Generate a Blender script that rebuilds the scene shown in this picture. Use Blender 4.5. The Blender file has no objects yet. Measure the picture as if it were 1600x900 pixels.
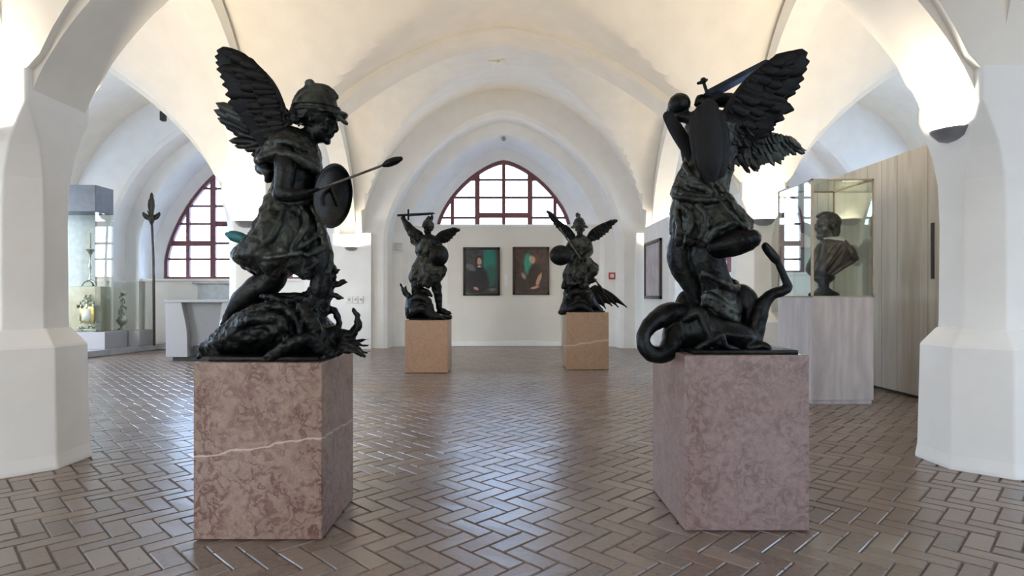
import bpy, bmesh, math, random
from mathutils import Vector as V, noise as mnoise
import numpy as np

R = random.Random(7)
SC = bpy.context.scene
COL = SC.collection
PI = math.pi
CZ, CF, VX, VY = 1.4, 940.0, 787.0, 462.0      # eye height, focal length, vanishing point of the hall axis


def P(px, py, Y):
    return V(((px - VX) * Y / CF, Y, CZ - (py - VY) * Y / CF))


# ------------------------------------------------------------------ materials
def new_mat(name):
    m = bpy.data.materials.new(name)
    m.use_nodes = True
    nt = m.node_tree
    b = nt.nodes['Principled BSDF']
    return m, nt, b


def N(nt, typ, **kw):
    n = nt.nodes.new(typ)
    for k, v in kw.items():
        if k.startswith('in_'):
            key = k[3:]
            key = int(key) if key.isdigit() else key
            n.inputs[key].default_value = v
        else:
            setattr(n, k, v)
    return n


def ramp(nt, fac, stops):
    r = nt.nodes.new('ShaderNodeValToRGB')
    e = r.color_ramp.elements
    e[0].position, e[0].color = stops[0][0], (*stops[0][1], 1)
    e[1].position, e[1].color = stops[-1][0], (*stops[-1][1], 1)
    for p, c in stops[1:-1]:
        x = e.new(p)
        x.color = (*c, 1)
    nt.links.new(fac, r.inputs[0])
    return r.outputs[0]


def objco(nt, scale=(1, 1, 1)):
    t = nt.nodes.new('ShaderNodeTexCoord')
    mp = nt.nodes.new('ShaderNodeMapping')
    mp.inputs['Scale'].default_value = scale
    nt.links.new(t.outputs['Object'], mp.inputs[0])
    return mp.outputs[0]


def bump(nt, b, h, strength=.3, dist=.02):
    n = nt.nodes.new('ShaderNodeBump')
    n.inputs['Strength'].default_value = strength
    n.inputs['Distance'].default_value = dist
    nt.links.new(h, n.inputs['Height'])
    nt.links.new(n.outputs[0], b.inputs['Normal'])


def mixc(nt, fac, a, b):
    n = nt.nodes.new('ShaderNodeMix')
    n.data_type = 'RGBA'
    for s, v in ((0, fac), (6, a), (7, b)):
        if isinstance(v, (int, float)):
            n.inputs[s].default_value = v
        elif isinstance(v, tuple):
            n.inputs[s].default_value = (*v, 1)
        else:
            nt.links.new(v, n.inputs[s])
    return n.outputs[2]


def simple(name, c, rough=.6, metal=0., ns=8., amt=.12, bmp=.1):
    m, nt, b = new_mat(name)
    co = objco(nt)
    n = N(nt, 'ShaderNodeTexNoise', in_Scale=ns, in_Detail=5.)
    nt.links.new(co, n.inputs['Vector'])
    lo = tuple(x * (1 - amt) for x in c)
    hi = tuple(min(1, x * (1 + amt)) for x in c)
    nt.links.new(ramp(nt, n.outputs[0], [(.3, lo), (.7, hi)]), b.inputs['Base Color'])
    b.inputs['Roughness'].default_value = rough
    b.inputs['Metallic'].default_value = metal
    if bmp:
        bump(nt, b, n.outputs[0], bmp, .01)
    return m


def bronze_mat(name, c0, c1, rough=.38, metal=.75, ns=7.):
    m, nt, b = new_mat(name)
    co = objco(nt)
    n = N(nt, 'ShaderNodeTexNoise', in_Scale=ns, in_Detail=7., in_Roughness=.65)
    nt.links.new(co, n.inputs['Vector'])
    nt.links.new(ramp(nt, n.outputs[0], [(.42, c0), (.68, c1)]), b.inputs['Base Color'])
    n2 = N(nt, 'ShaderNodeTexNoise', in_Scale=45., in_Detail=6.)
    nt.links.new(co, n2.inputs['Vector'])
    mr = N(nt, 'ShaderNodeMapRange')
    mr.inputs['To Min'].default_value = rough - .1
    mr.inputs['To Max'].default_value = rough + .2
    nt.links.new(n.outputs[0], mr.inputs[0])
    nt.links.new(mr.outputs[0], b.inputs['Roughness'])
    b.inputs['Metallic'].default_value = metal
    bump(nt, b, n2.outputs[0], .35, .01)
    return m


def marble_mat(name, base, light, vein, vein_amt, line=None):
    m, nt, b = new_mat(name)
    co = objco(nt)
    big = N(nt, 'ShaderNodeTexNoise', in_Scale=4.5, in_Detail=6., in_Roughness=.7)
    nt.links.new(co, big.inputs['Vector'])
    fine = N(nt, 'ShaderNodeTexNoise', in_Scale=24., in_Detail=8., in_Roughness=.7)
    nt.links.new(co, fine.inputs['Vector'])
    c = ramp(nt, fine.outputs[0], [(.35, base), (.65, light)])
    # nodular veins: distance to warped cell edges
    wn = N(nt, 'ShaderNodeTexNoise', in_Scale=9., in_Detail=6.)
    nt.links.new(co, wn.inputs['Vector'])
    ad = N(nt, 'ShaderNodeVectorMath', operation='SCALE')
    ad.inputs['Scale'].default_value = .15
    nt.links.new(wn.outputs['Color'], ad.inputs[0])
    sm = N(nt, 'ShaderNodeVectorMath', operation='ADD')
    nt.links.new(co, sm.inputs[0]); nt.links.new(ad.outputs[0], sm.inputs[1])
    vo = N(nt, 'ShaderNodeTexNoise', in_Scale=8.5, in_Detail=5., in_Distortion=1.1, in_Roughness=.55)
    nt.links.new(sm.outputs[0], vo.inputs['Vector'])
    v1 = N(nt, 'ShaderNodeMath', operation='SUBTRACT', in_1=.5)
    nt.links.new(vo.outputs[0], v1.inputs[0])
    v2 = N(nt, 'ShaderNodeMath', operation='ABSOLUTE')
    nt.links.new(v1.outputs[0], v2.inputs[0])
    vr = ramp(nt, v2.outputs[0], [(.0, (1, 1, 1)), (.02, (.8, .8, .8)), (.055, (0, 0, 0))])
    br = ramp(nt, big.outputs[0], [(.36, (0.12, 0.12, 0.12)), (.58, (1, 1, 1))])
    mu = N(nt, 'ShaderNodeMath', operation='MULTIPLY')
    nt.links.new(vr, mu.inputs[0]); nt.links.new(br, mu.inputs[1])
    mu2 = N(nt, 'ShaderNodeMath', operation='MULTIPLY', in_1=vein_amt)
    nt.links.new(mu.outputs[0], mu2.inputs[0])
    c = mixc(nt, mu2.outputs[0], c, vein)
    # cloudy tint
    c = mixc(nt, N_scale(nt, br, .14), c, vein)
    if line:
        a, bx, cy, wd = line
        sp = N(nt, 'ShaderNodeSeparateXYZ')
        wb = N(nt, 'ShaderNodeTexNoise', in_Scale=6., in_Detail=5.)
        nt.links.new(co, wb.inputs['Vector'])
        nt.links.new(co, sp.inputs[0])
        e1 = N(nt, 'ShaderNodeMath', operation='MULTIPLY_ADD', in_1=-bx, in_2=-a)
        nt.links.new(sp.outputs[0], e1.inputs[0])
        e2 = N(nt, 'ShaderNodeMath', operation='MULTIPLY_ADD', in_1=-cy)
        nt.links.new(sp.outputs[1], e2.inputs[0]); nt.links.new(e1.outputs[0], e2.inputs[2])
        e3 = N(nt, 'ShaderNodeMath', operation='ADD')
        nt.links.new(sp.outputs[2], e3.inputs[0]); nt.links.new(e2.outputs[0], e3.inputs[1])
        e4 = N(nt, 'ShaderNodeMath', operation='MULTIPLY_ADD', in_1=.07)
        nt.links.new(wb.outputs[0], e4.inputs[0]); nt.links.new(e3.outputs[0], e4.inputs[2])
        e5 = N(nt, 'ShaderNodeMath', operation='SUBTRACT', in_1=.035)
        nt.links.new(e4.outputs[0], e5.inputs[0])
        e6 = N(nt, 'ShaderNodeMath', operation='ABSOLUTE')
        nt.links.new(e5.outputs[0], e6.inputs[0])
        lr = ramp(nt, e6.outputs[0], [(0, (.75, .75, .75)), (wd, (0, 0, 0))])
        c = mixc(nt, lr, c, (.62, .52, .45))
    nt.links.new(c, b.inputs['Base Color'])
    b.inputs['Roughness'].default_value = .32
    return m


def N_scale(nt, sock, k):
    mu = N(nt, 'ShaderNodeMath', operation='MULTIPLY', in_1=k)
    nt.links.new(sock, mu.inputs[0])
    return mu.outputs[0]


def wood_mat(name, c0, c1, scale=(14, 14, 1.2), rough=.55):
    m, nt, b = new_mat(name)
    co = objco(nt, scale)
    n = N(nt, 'ShaderNodeTexNoise', in_Scale=1.6, in_Detail=7., in_Distortion=.8)
    nt.links.new(co, n.inputs['Vector'])
    w = N(nt, 'ShaderNodeTexWave', in_Scale=.5, in_Distortion=14., in_Detail=4.)
    nt.links.new(co, w.inputs['Vector'])
    a = N(nt, 'ShaderNodeMath', operation='MULTIPLY_ADD', in_1=.22)
    nt.links.new(w.outputs['Fac'], a.inputs[0]); nt.links.new(n.outputs[0], a.inputs[2])
    nt.links.new(ramp(nt, a.outputs[0], [(.42, c0), (.8, c1)]), b.inputs['Base Color'])
    b.inputs['Roughness'].default_value = rough
    return m


def brick_mat():
    m, nt, b = new_mat('brick')
    g = nt.nodes.new('ShaderNodeNewGeometry')
    co = objco(nt)
    col = ramp(nt, g.outputs['Random Per Island'],
               [(0, (.105, .068, .050)), (.3, (.15, .108, .082)), (.55, (.195, .148, .115)), (.8, (.14, .085, .062)), (1, (.23, .18, .14))])
    n = N(nt, 'ShaderNodeTexNoise', in_Scale=28., in_Detail=7., in_Roughness=.7)
    nt.links.new(co, n.inputs['Vector'])
    big = N(nt, 'ShaderNodeTexNoise', in_Scale=.55, in_Detail=3.)
    nt.links.new(co, big.inputs['Vector'])
    c = mixc(nt, ramp(nt, n.outputs[0], [(.4, (0, 0, 0)), (.78, (.6, .6, .6))]), col, (.30, .25, .20))
    c = mixc(nt, ramp(nt, big.outputs[0], [(.4, (0, 0, 0)), (.65, (.45, .45, .45))]), c, (.17, .10, .07))
    nt.links.new(c, b.inputs['Base Color'])
    rr = N(nt, 'ShaderNodeMapRange')
    rr.inputs['To Min'].default_value = .20
    rr.inputs['To Max'].default_value = .42
    b.inputs['IOR'].default_value = 1.6
    b.inputs['Coat Weight'].default_value = .3
    b.inputs['Coat Roughness'].default_value = .2
    nt.links.new(n.outputs[0], rr.inputs[0])
    nt.links.new(rr.outputs[0], b.inputs['Roughness'])
    bump(nt, b, n.outputs[0], .3, .006)
    return m


def glass_mat(name, tint=(.93, .97, .95), refl=.08):
    m = bpy.data.materials.new(name)
    m.use_nodes = True
    nt = m.node_tree
    nt.nodes.clear()
    o = nt.nodes.new('ShaderNodeOutputMaterial')
    t = nt.nodes.new('ShaderNodeBsdfTransparent')
    t.inputs[0].default_value = (*tint, 1)
    g = nt.nodes.new('ShaderNodeBsdfGlossy')
    g.inputs['Roughness'].default_value = .02
    lw = nt.nodes.new('ShaderNodeFresnel')
    lw.inputs[0].default_value = 1.45
    ml = N(nt, 'ShaderNodeMath', operation='MULTIPLY', in_1=refl / .04)
    nt.links.new(lw.outputs[0], ml.inputs[0])
    ml.use_clamp = True
    mx = nt.nodes.new('ShaderNodeMixShader')
    nt.links.new(ml.outputs[0], mx.inputs[0])
    nt.links.new(t.outputs[0], mx.inputs[1])
    nt.links.new(g.outputs[0], mx.inputs[2])
    nt.links.new(mx.outputs[0], o.inputs[0])
    return m


def emit_mat(name, c, s):
    m = bpy.data.materials.new(name)
    m.use_nodes = True
    nt = m.node_tree
    nt.nodes.clear()
    o = nt.nodes.new('ShaderNodeOutputMaterial')
    e = nt.nodes.new('ShaderNodeEmission')
    e.inputs[0].default_value = (*c, 1)
    e.inputs[1].default_value = s
    nt.links.new(e.outputs[0], o.inputs[0])
    return m


def painting_mat(name, bg, shapes):
    """an oil portrait: soft ellipses (x, z, rx, rz, rotation, colour, softness) on a dark ground, object space"""
    m, nt, b = new_mat(name)
    t = nt.nodes.new('ShaderNodeTexCoord')
    n = N(nt, 'ShaderNodeTexNoise', in_Scale=7., in_Detail=5.)
    nt.links.new(t.outputs['Object'], n.inputs['Vector'])
    c = ramp(nt, n.outputs[0], [(.3, tuple(x * .5 for x in bg)), (.7, tuple(x * 1.5 for x in bg))])
    wob = N(nt, 'ShaderNodeVectorMath', operation='MULTIPLY_ADD')
    wob.inputs[1].default_value = (.07, 0, .07)
    nt.links.new(n.outputs['Color'], wob.inputs[0]); nt.links.new(t.outputs['Object'], wob.inputs[2])
    for (x, z, rx, rz, rot, colr, soft) in shapes:
        mp = nt.nodes.new('ShaderNodeMapping')
        mp.vector_type = 'TEXTURE'
        mp.inputs['Location'].default_value = (x + .035, 0, z + .035)
        mp.inputs['Rotation'].default_value = (0, rot, 0)
        mp.inputs['Scale'].default_value = (rx, 10, rz)
        nt.links.new(wob.outputs[0], mp.inputs[0])
        l = N(nt, 'ShaderNodeVectorMath', operation='LENGTH')
        nt.links.new(mp.outputs[0], l.inputs[0])
        f = ramp(nt, l.outputs['Value'], [(max(0, 1 - soft), (1, 1, 1)), (1, (0, 0, 0))])
        c = mixc(nt, f, c, colr)
    nt.links.new(c, b.inputs['Base Color'])
    b.inputs['Roughness'].default_value = .35
    return m


M = {}
M['plaster'] = simple('plaster', (.80, .765, .69), .85, 0, 3., .035, .06)
M['plaster_white'] = simple('plaster_white', (.80, .79, .76), .8, 0, 3., .03, .08)
M['panel'] = simple('panel_paint', (.70, .675, .61), .7, 0, 2., .03, .0)
M['brick'] = brick_mat()
M['mortar'] = simple('mortar', (.13, .10, .078), .8, 0, 30., .3, .3)
M['bronze'] = bronze_mat('dark_bronze', (.0045, .005, .006), (.020, .023, .021), .38)
M['bronze_green'] = bronze_mat('green_bronze', (.007, .008, .0075), (.07, .08, .068), .40, .6)
M['bronze_wing'] = bronze_mat('wing_bronze', (.003, .0032, .004), (.006, .0065, .008), .6, .4)
M['steel'] = bronze_mat('blade_bronze', (.02, .025, .045), (.05, .06, .09), .3, .8)
M['bust'] = bronze_mat('bust_bronze', (.06, .052, .050), (.16, .14, .13), .38, .7)
M['bust_collar'] = simple('bust_collar', (.42, .42, .40), .5, .3)
M['frame_red'] = simple('window_frame_paint', (.150, .045, .050), .5, 0, 10., .15)
M['glass'] = glass_mat('window_glass', (.97, .98, 1.), .03)
M['case_glass'] = glass_mat('case_glass', (.955, .975, .945), .02)
M['metal_grey'] = simple('metal_grey', (.30, .30, .31), .45, .4)
M['dark'] = simple('dark_gap', (.02, .02, .02), .7)
M['case_frame'] = simple('case_frame', (.33, .27, .20), .4, .6)
M['wood_grey'] = wood_mat('limed_wood', (.39, .365, .375), (.50, .47, .475), (4, 4, 1.0))
M['wood_wall'] = wood_mat('pale_oak', (.35, .315, .26), (.43, .395, .335), (6, 6, .5))
M['desk'] = simple('desk_grey', (.33, .33, .335), .5, 0, 40., .05)
M['desk_in'] = simple('desk_grey_inner', (.20, .205, .21), .5, 0, 40., .05)
M['silver'] = simple('tarnished_silver', (.42, .42, .38), .3, .9, 30., .6, .5)
M['gold'] = simple('old_gilding', (.42, .32, .13), .35, .9, 30., .5, .4)
M['beige'] = simple('beige_board', (.52, .47, .37), .7)
M['grey_head'] = simple('grey_header', (.12, .12, .125), .6)
M['frame_black'] = simple('black_frame', (.012, .011, .010), .35, 0, 20., .3)
M['frame_brown'] = simple('brown_frame', (.05, .03, .02), .35, 0, 20., .3)
M['white'] = simple('white_card', (.75, .75, .73), .6, 0, 5., .02, 0)
M['red'] = simple('alarm_red', (.45, .03, .03), .4)
M['platform'] = simple('platform_grey', (.33, .34, .355), .5)


# ------------------------------------------------------------------ mesh helpers
def catmull(pts, k):
    """pts: list of lists of floats; returns a smooth resampling with k steps per span"""
    a = [list(p) for p in pts]
    out = []
    n = len(a)
    for i in range(n - 1):
        p0, p1, p2, p3 = a[max(i - 1, 0)], a[i], a[i + 1], a[min(i + 2, n - 1)]
        for j in range(k):
            t = j / k
            out.append([.5 * (2 * b + (c - z) * t + (2 * z - 5 * b + 4 * c - d) * t * t + (3 * b - z - 3 * c + d) * t ** 3)
                        for z, b, c, d in zip(p0, p1, p2, p3)])
    out.append(a[-1])
    return out


class MB:
    def __init__(s):
        s.v, s.f = [], []

    def add(s, vs, fs):
        o = len(s.v)
        s.v += [tuple(x) for x in vs]
        s.f += [tuple(i + o for i in f) for f in fs]
        return s

    def box(s, x0, x1, y0, y1, z0, z1, bev=0.):
        if bev:
            bm = bmesh.new()
            bmesh.ops.create_cube(bm, size=1)
            for v in bm.verts:
                v.co = V(((x0 + x1) / 2 + v.co.x * (x1 - x0), (y0 + y1) / 2 + v.co.y * (y1 - y0), (z0 + z1) / 2 + v.co.z * (z1 - z0)))
            bmesh.ops.bevel(bm, geom=bm.edges[:], offset=bev, segments=2, affect='EDGES', profile=.5)
            bm.verts.index_update()
            s.add([v.co for v in bm.verts], [[v.index for v in f.verts] for f in bm.faces])
            bm.free()
            return s
        vs = [(x, y, z) for x in (x0, x1) for y in (y0, y1) for z in (z0, z1)]
        return s.add(vs, [(0, 1, 3, 2), (4, 6, 7, 5), (0, 4, 5, 1), (2, 3, 7, 6), (0, 2, 6, 4), (1, 5, 7, 3)])

    def prism(s, poly, y0, y1):
        """polygon in XZ extruded along Y"""
        n = len(poly)
        vs = [(p[0], y0, p[1]) for p in poly] + [(p[0], y1, p[1]) for p in poly]
        fs = [tuple(range(n)), tuple(range(2 * n - 1, n - 1, -1))] + [(i, (i + 1) % n, n + (i + 1) % n, n + i) for i in range(n)]
        return s.add(vs, fs)

    def rings(s, rg, cap=True, loop=False):
        n = len(rg[0])
        vs = [p for r in rg for p in r]
        fs = []
        for i in range(len(rg) - (0 if loop else 1)):
            a, b = i * n, ((i + 1) % len(rg)) * n
            for j in range(n):
                k = (j + 1) % n
                fs.append((a + j, a + k, b + k, b + j))
        if cap and not loop:
            fs.append(tuple(range(n - 1, -1, -1)))
            fs.append(tuple(range((len(rg) - 1) * n, len(rg) * n)))
        return s.add(vs, fs)

    def lathe(s, cx, cy, prof, n=32, sx=1., sy=1., rot=0.):
        rg = [[(cx + math.cos(2 * PI * j / n + rot) * r * sx, cy + math.sin(2 * PI * j / n + rot) * r * sy, z) for j in range(n)] for r, z in prof]
        return s.rings(rg)

    def tube(s, path, n=14, k=4, flat=1., caps=True, up=None):
        """path: (x, y, z, r) smooth tube with rounded ends"""
        q = catmull(path, k) if k > 1 else [list(p) for p in path]
        pts = [V(p[:3]) for p in q]
        rs = [max(p[3], 1e-4) for p in q]
        if caps:
            d0 = (pts[0] - pts[1]).normalized()
            d1 = (pts[-1] - pts[-2]).normalized()
            r0, r1 = rs[0], rs[-1]
            pre = [(pts[0] + d0 * r0 * math.sin(a), r0 * math.cos(a)) for a in (1.45, 1.0, .5)]
            post = [(pts[-1] + d1 * r1 * math.sin(a), r1 * math.cos(a)) for a in (.5, 1.0, 1.45)]
            pts = [p for p, _ in pre] + pts + [p for p, _ in post]
            rs = [r for _, r in pre] + rs + [r for _, r in post]
        rg = []
        ref = V(up) if up else V((0, 1, 0))
        prev = None
        for i, p in enumerate(pts):
            t = (pts[min(i + 1, len(pts) - 1)] - pts[max(i - 1, 0)])
            if t.length < 1e-9:
                t = V((0, 0, 1))
            t.normalize()
            if prev is None:
                a = ref - t * ref.dot(t)
                if a.length < .05:
                    a = V((1, 0, 0)) - t * t.x
            else:
                a = prev - t * prev.dot(t)
            a.normalize()
            prev = a
            b = t.cross(a)
            rg.append([p + a * (math.cos(2 * PI * j / n) * rs[i] * flat) + b * (math.sin(2 * PI * j / n) * rs[i]) for j in range(n)])
        return s.rings(rg)

    def ball(s, c, rx, ry=None, rz=None, n=20, rot=0.):
        """ellipsoid; rot turns it in the XZ plane"""
        ry = ry or rx
        rz = rz or rx
        rg = []
        for i in range(1, n // 2 + 1):
            th = PI * (i - .5) / (n // 2 + .0)
            rr, zz = math.sin(th), math.cos(th)
            ring = []
            for j in range(n):
                x, y, z = math.cos(2 * PI * j / n) * rr * rx, math.sin(2 * PI * j / n) * rr * ry, zz * rz
                x, z = x * math.cos(rot) - z * math.sin(rot), x * math.sin(rot) + z * math.cos(rot)
                ring.append((c[0] + x, c[1] + y, c[2] + z))
            rg.append(ring)
        return s.rings(rg)

    def loft(s, secs, n=36, k=5, folds=None, depth=V((0, 1, 0)), hem=0.):
        """secs: (L, R, ry) with L, R 3-D points left and right; folds: (amp, [freqs], twist, phase)"""
        q = catmull([list(a) + list(b) + [c] for a, b, c in secs], k)
        rg = []
        m = len(q)
        for i, e in enumerate(q):
            L, Rr, ry = V(e[:3]), V(e[3:6]), e[6]
            c, h = (L + Rr) / 2, (Rr - L) / 2
            t = i / (m - 1)
            ax = h.cross(depth).normalized()
            ring = []
            for j in range(n):
                th = 2 * PI * j / n
                g = 1.
                dz = 0.
                if folds:
                    amp, fr, tw, ph = folds
                    w = sum(math.sin(f * th + ph * (1 + .7 * u) + tw * t * (1 + .4 * u)) / (1 + .35 * u) for u, f in enumerate(fr))
                    w += .5 * mnoise.noise(V((math.cos(th) * 2.2, math.sin(th) * 2.2, t * 3 + ph)))
                    aa = amp * (.35 + .65 * t)
                    g = 1 + aa * (w / max(1, len(fr) ** .5))
                    dz = hem * t * w * h.length
                ring.append(c + h * (math.cos(th) * g) + depth * (math.sin(th) * ry * g) + ax * dz)
            rg.append(ring)
        return s.rings(rg)

    def feather(s, a, b, w, nrm, th=.006, bend=.06, m=9):
        a, b, nrm = V(a), V(b), V(nrm).normalized()
        d = b - a
        L = d.length
        side = d.normalized().cross(nrm).normalized()
        rg = []
        for i in range(m + 1):
            t = i / m
            wd = w * (0.5 + .5 * min(1, t / .35)) if t < .35 else w * math.sqrt(max(0., 1 - ((t - .35) / .652) ** 5))
            c = a + d * t + side * (bend * L * math.sin(PI * t * .9)) + nrm * (-.02 * L * t * t)
            tt = th * (1 - .6 * t)
            rg.append([c - side * wd, c - side * wd * .3 + nrm * tt, c + nrm * tt * 1.6, c + side * wd * .3 + nrm * tt,
                       c + side * wd, c + side * wd * .3 - nrm * tt, c - nrm * tt * 1.2, c - side * wd * .3 - nrm * tt])
        return s.rings(rg)

    def build(s, name, mat, parent=None, smooth=True, remesh=0., sm=0, disp=0., dsize=.06, bevel=0., angle=None):
        off = V((0, 0, 0))
        p = parent
        while p:
            off += V(p.location)
            p = p.parent
        me = bpy.data.meshes.new(name)
        me.from_pydata([(x - off.x, y - off.y, z - off.z) for x, y, z in s.v], [], s.f)
        bm = bmesh.new()
        bm.from_mesh(me)
        bmesh.ops.recalc_face_normals(bm, faces=bm.faces)
        bm.to_mesh(me)
        bm.free()
        me.materials.append(mat)
        if smooth:
            me.polygons.foreach_set('use_smooth', [True] * len(me.polygons))
        o = bpy.data.objects.new(name, me)
        COL.objects.link(o)
        o.parent = parent
        if remesh:
            md = o.modifiers.new('m', 'REMESH')
            md.mode = 'VOXEL'
            md.voxel_size = remesh
            md.use_smooth_shade = True
        if sm:
            md = o.modifiers.new('s', 'SMOOTH')
            md.factor = .6
            md.iterations = sm
        if disp:
            tx = bpy.data.textures.get('chasing_%g' % dsize) or bpy.data.textures.new('chasing_%g' % dsize, 'CLOUDS')
            tx.noise_scale = dsize
            tx.noise_depth = 3
            md = o.modifiers.new('d', 'DISPLACE')
            md.texture = tx
            md.strength = disp
            md.mid_level = .5
        if bevel:
            md = o.modifiers.new('b', 'BEVEL')
            md.width = bevel
            md.segments = 2
            md.limit_method = 'ANGLE'
        if angle:
            me.polygons.foreach_set('use_smooth', [True] * len(me.polygons))
            bm = bmesh.new(); bm.from_mesh(me)
            for e in bm.edges:
                if len(e.link_faces) == 2 and e.calc_face_angle(0) > angle:
                    e.smooth = False
            bm.to_mesh(me); bm.free()
        return o


def empty(name, loc, label, cat, group=None, kind=None):
    o = bpy.data.objects.new(name, None)
    COL.objects.link(o)
    o.location = loc
    o.empty_display_size = .1
    return tag(o, label, cat, group, kind)


def tag(o, label=None, cat=None, group=None, kind=None):
    if label: o['label'] = label
    if cat: o['category'] = cat
    if group: o['group'] = group
    if kind: o['kind'] = kind
    return o


# ------------------------------------------------------------------ the hall
CX = [-12., -4.08, 4.08, 12.]
CY = [-9., -4.2, .4, 5.05, 9.8, 16.0]
HC = .36
Z0 = 2.9
PP = 1.5


def prof(u, z0, z1, p=PP):
    u = min(1., abs(u))
    return z0 + (z1 - z0) * (max(0., 1 - u ** p)) ** (1 / p)


def apexF(y):
    if y > 9.8:
        t = (y - 9.8) / 6.2
        return 5.80 + 1.1 * t ** .8
    return 5.66


def vault_z(x, y):
    xi = min(range(len(CX) - 1), key=lambda i: abs(x - (CX[i] + CX[i + 1]) / 2))
    yi = min(range(len(CY) - 1), key=lambda i: 0 if CY[i] <= y <= CY[i + 1] else 1 + min(abs(y - CY[i]), abs(y - CY[i + 1])))
    cx, hx = (CX[xi] + CX[xi + 1]) / 2, (CX[xi + 1] - CX[xi]) / 2 - HC
    cy, hy = (CY[yi] + CY[yi + 1]) / 2, (CY[yi + 1] - CY[yi]) / 2 - (HC if CY[yi + 1] < 15.9 else .25)
    pf = 1.6 if y < 9.8 else 1.6 + .25 * (y - 9.8) / 6.2
    F = prof((x - cx) / hx, Z0, apexF(y), pf)
    G = prof((y - cy) / hy, Z0 + (.12 if y > 9.8 else .28), 6.35 if y > 9.8 else 5.78, 1.95)
    k = .035
    m = max(F, G)
    return m + k * math.log(math.exp((F - m) / k) + math.exp((G - m) / k)) * 1.0 - k * math.log(1.0)


def grid_lines(bounds, step):
    out = []
    for a, b in zip(bounds, bounds[1:]):
        n = max(1, round((b - a) / step))
        out += [a + (b - a) * i / n for i in range(n)]
    return out + [bounds[-1]]


mb = MB()
xs = grid_lines([-12., -11.64, -4.44, -4.08, -3.72, 3.72, 4.08, 4.44, 11.64, 12.], .1)
ys = grid_lines([-9, -4.56, -4.2, -3.84, .04, .4, .76, 4.69, 5.05, 5.41, 9.44, 9.8, 10.16, 16.0], .1)
vs = [(x, y, vault_z(x, y)) for y in ys for x in xs]
nx = len(xs)
fs = [(j * nx + i, j * nx + i + 1, (j + 1) * nx + i + 1, (j + 1) * nx + i) for j in range(len(ys) - 1) for i in range(nx - 1)]
mb.add(vs, fs)
# slab above so the vault has thickness
mb.box(-12.2, 12.2, -9.2, 18.4, 7.4, 7.7)


# arch bands: (axis, position, centre, half span, apex, z0, half width, rise)
def band(mb, axis, pos, c, h, z1, hw, rise, p=PP, n=60, z0=Z0 - .05):
    rg = []
    for i in range(n + 1):
        a = -1 + 2 * i / n
        u = math.copysign(abs(math.sin(a * PI / 2)), a)
        z = prof(u, z0, z1, p)
        q = c + u * h
        zt = z + rise
        pr = [(pos - hw, z), (pos + hw, z), (pos + hw, zt), (pos - hw, zt)]
        rg.append([(q, w, zz) if axis == 'x' else (w, q, zz) for w, zz in pr])
    mb.rings(rg)


for cx, hb in ((-8.04, 3.64), (0, 3.76), (8.04, 3.64)):
    band(mb, 'x', 9.8, cx, hb, 5.62, .30, .35)
    band(mb, 'x', 5.05, cx, hb, 5.52, .30, .30)
    band(mb, 'x', .4, cx, hb, 5.52, .30, .30)
    band(mb, 'x', -4.2, cx, hb, 5.52, .30, .30)
for X in (-4.08, 4.08):
    band(mb, 'y', X, (5.05 + 9.8) / 2, 2.03, 5.50, .20, .35, 1.6, z0=3.2)
    band(mb, 'y', X, (9.8 + 16.0) / 2 + .05, 2.76, 5.85, .22, .4, 1.6, z0=3.0)
    band(mb, 'y', X, (5.05 + .4) / 2, 1.97, 5.50, .20, .35, 1.6, z0=3.2)
    band(mb, 'y', X, (-4.2 + .4) / 2, 1.95, 5.42, .30, .35, 1.6)
ceil = mb.build('ceiling', M['plaster'], angle=.5)
tag(ceil, 'cream plastered groin vaults with broad pointed arches', 'ceiling', kind='structure')


# outlines of pointed openings: from the floor up the left jamb, over the arch, down the right jamb
def outline(cx, hw, zs, za, Y, zb=0., n=40, p=1.65):
    pts = [(cx - hw, Y, zb), (cx - hw, Y, (zb + zs) / 2)]
    for i in range(n + 1):
        a = -1 + 2 * i / n
        u = math.copysign(abs(math.sin(a * PI / 2)), a)
        pts.append((cx + u * hw, Y, prof(u, zs, za, p)))
    pts += [(cx + hw, Y, (zb + zs) / 2), (cx + hw, Y, zb)]
    return pts


def skin(mb, rows):
    n = len(rows[0])
    mb.add([p for r in rows for p in r], [(i * n + j, i * n + j + 1, (i + 1) * n + j + 1, (i + 1) * n + j) for i in range(len(rows) - 1) for j in range(n - 1)])


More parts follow.
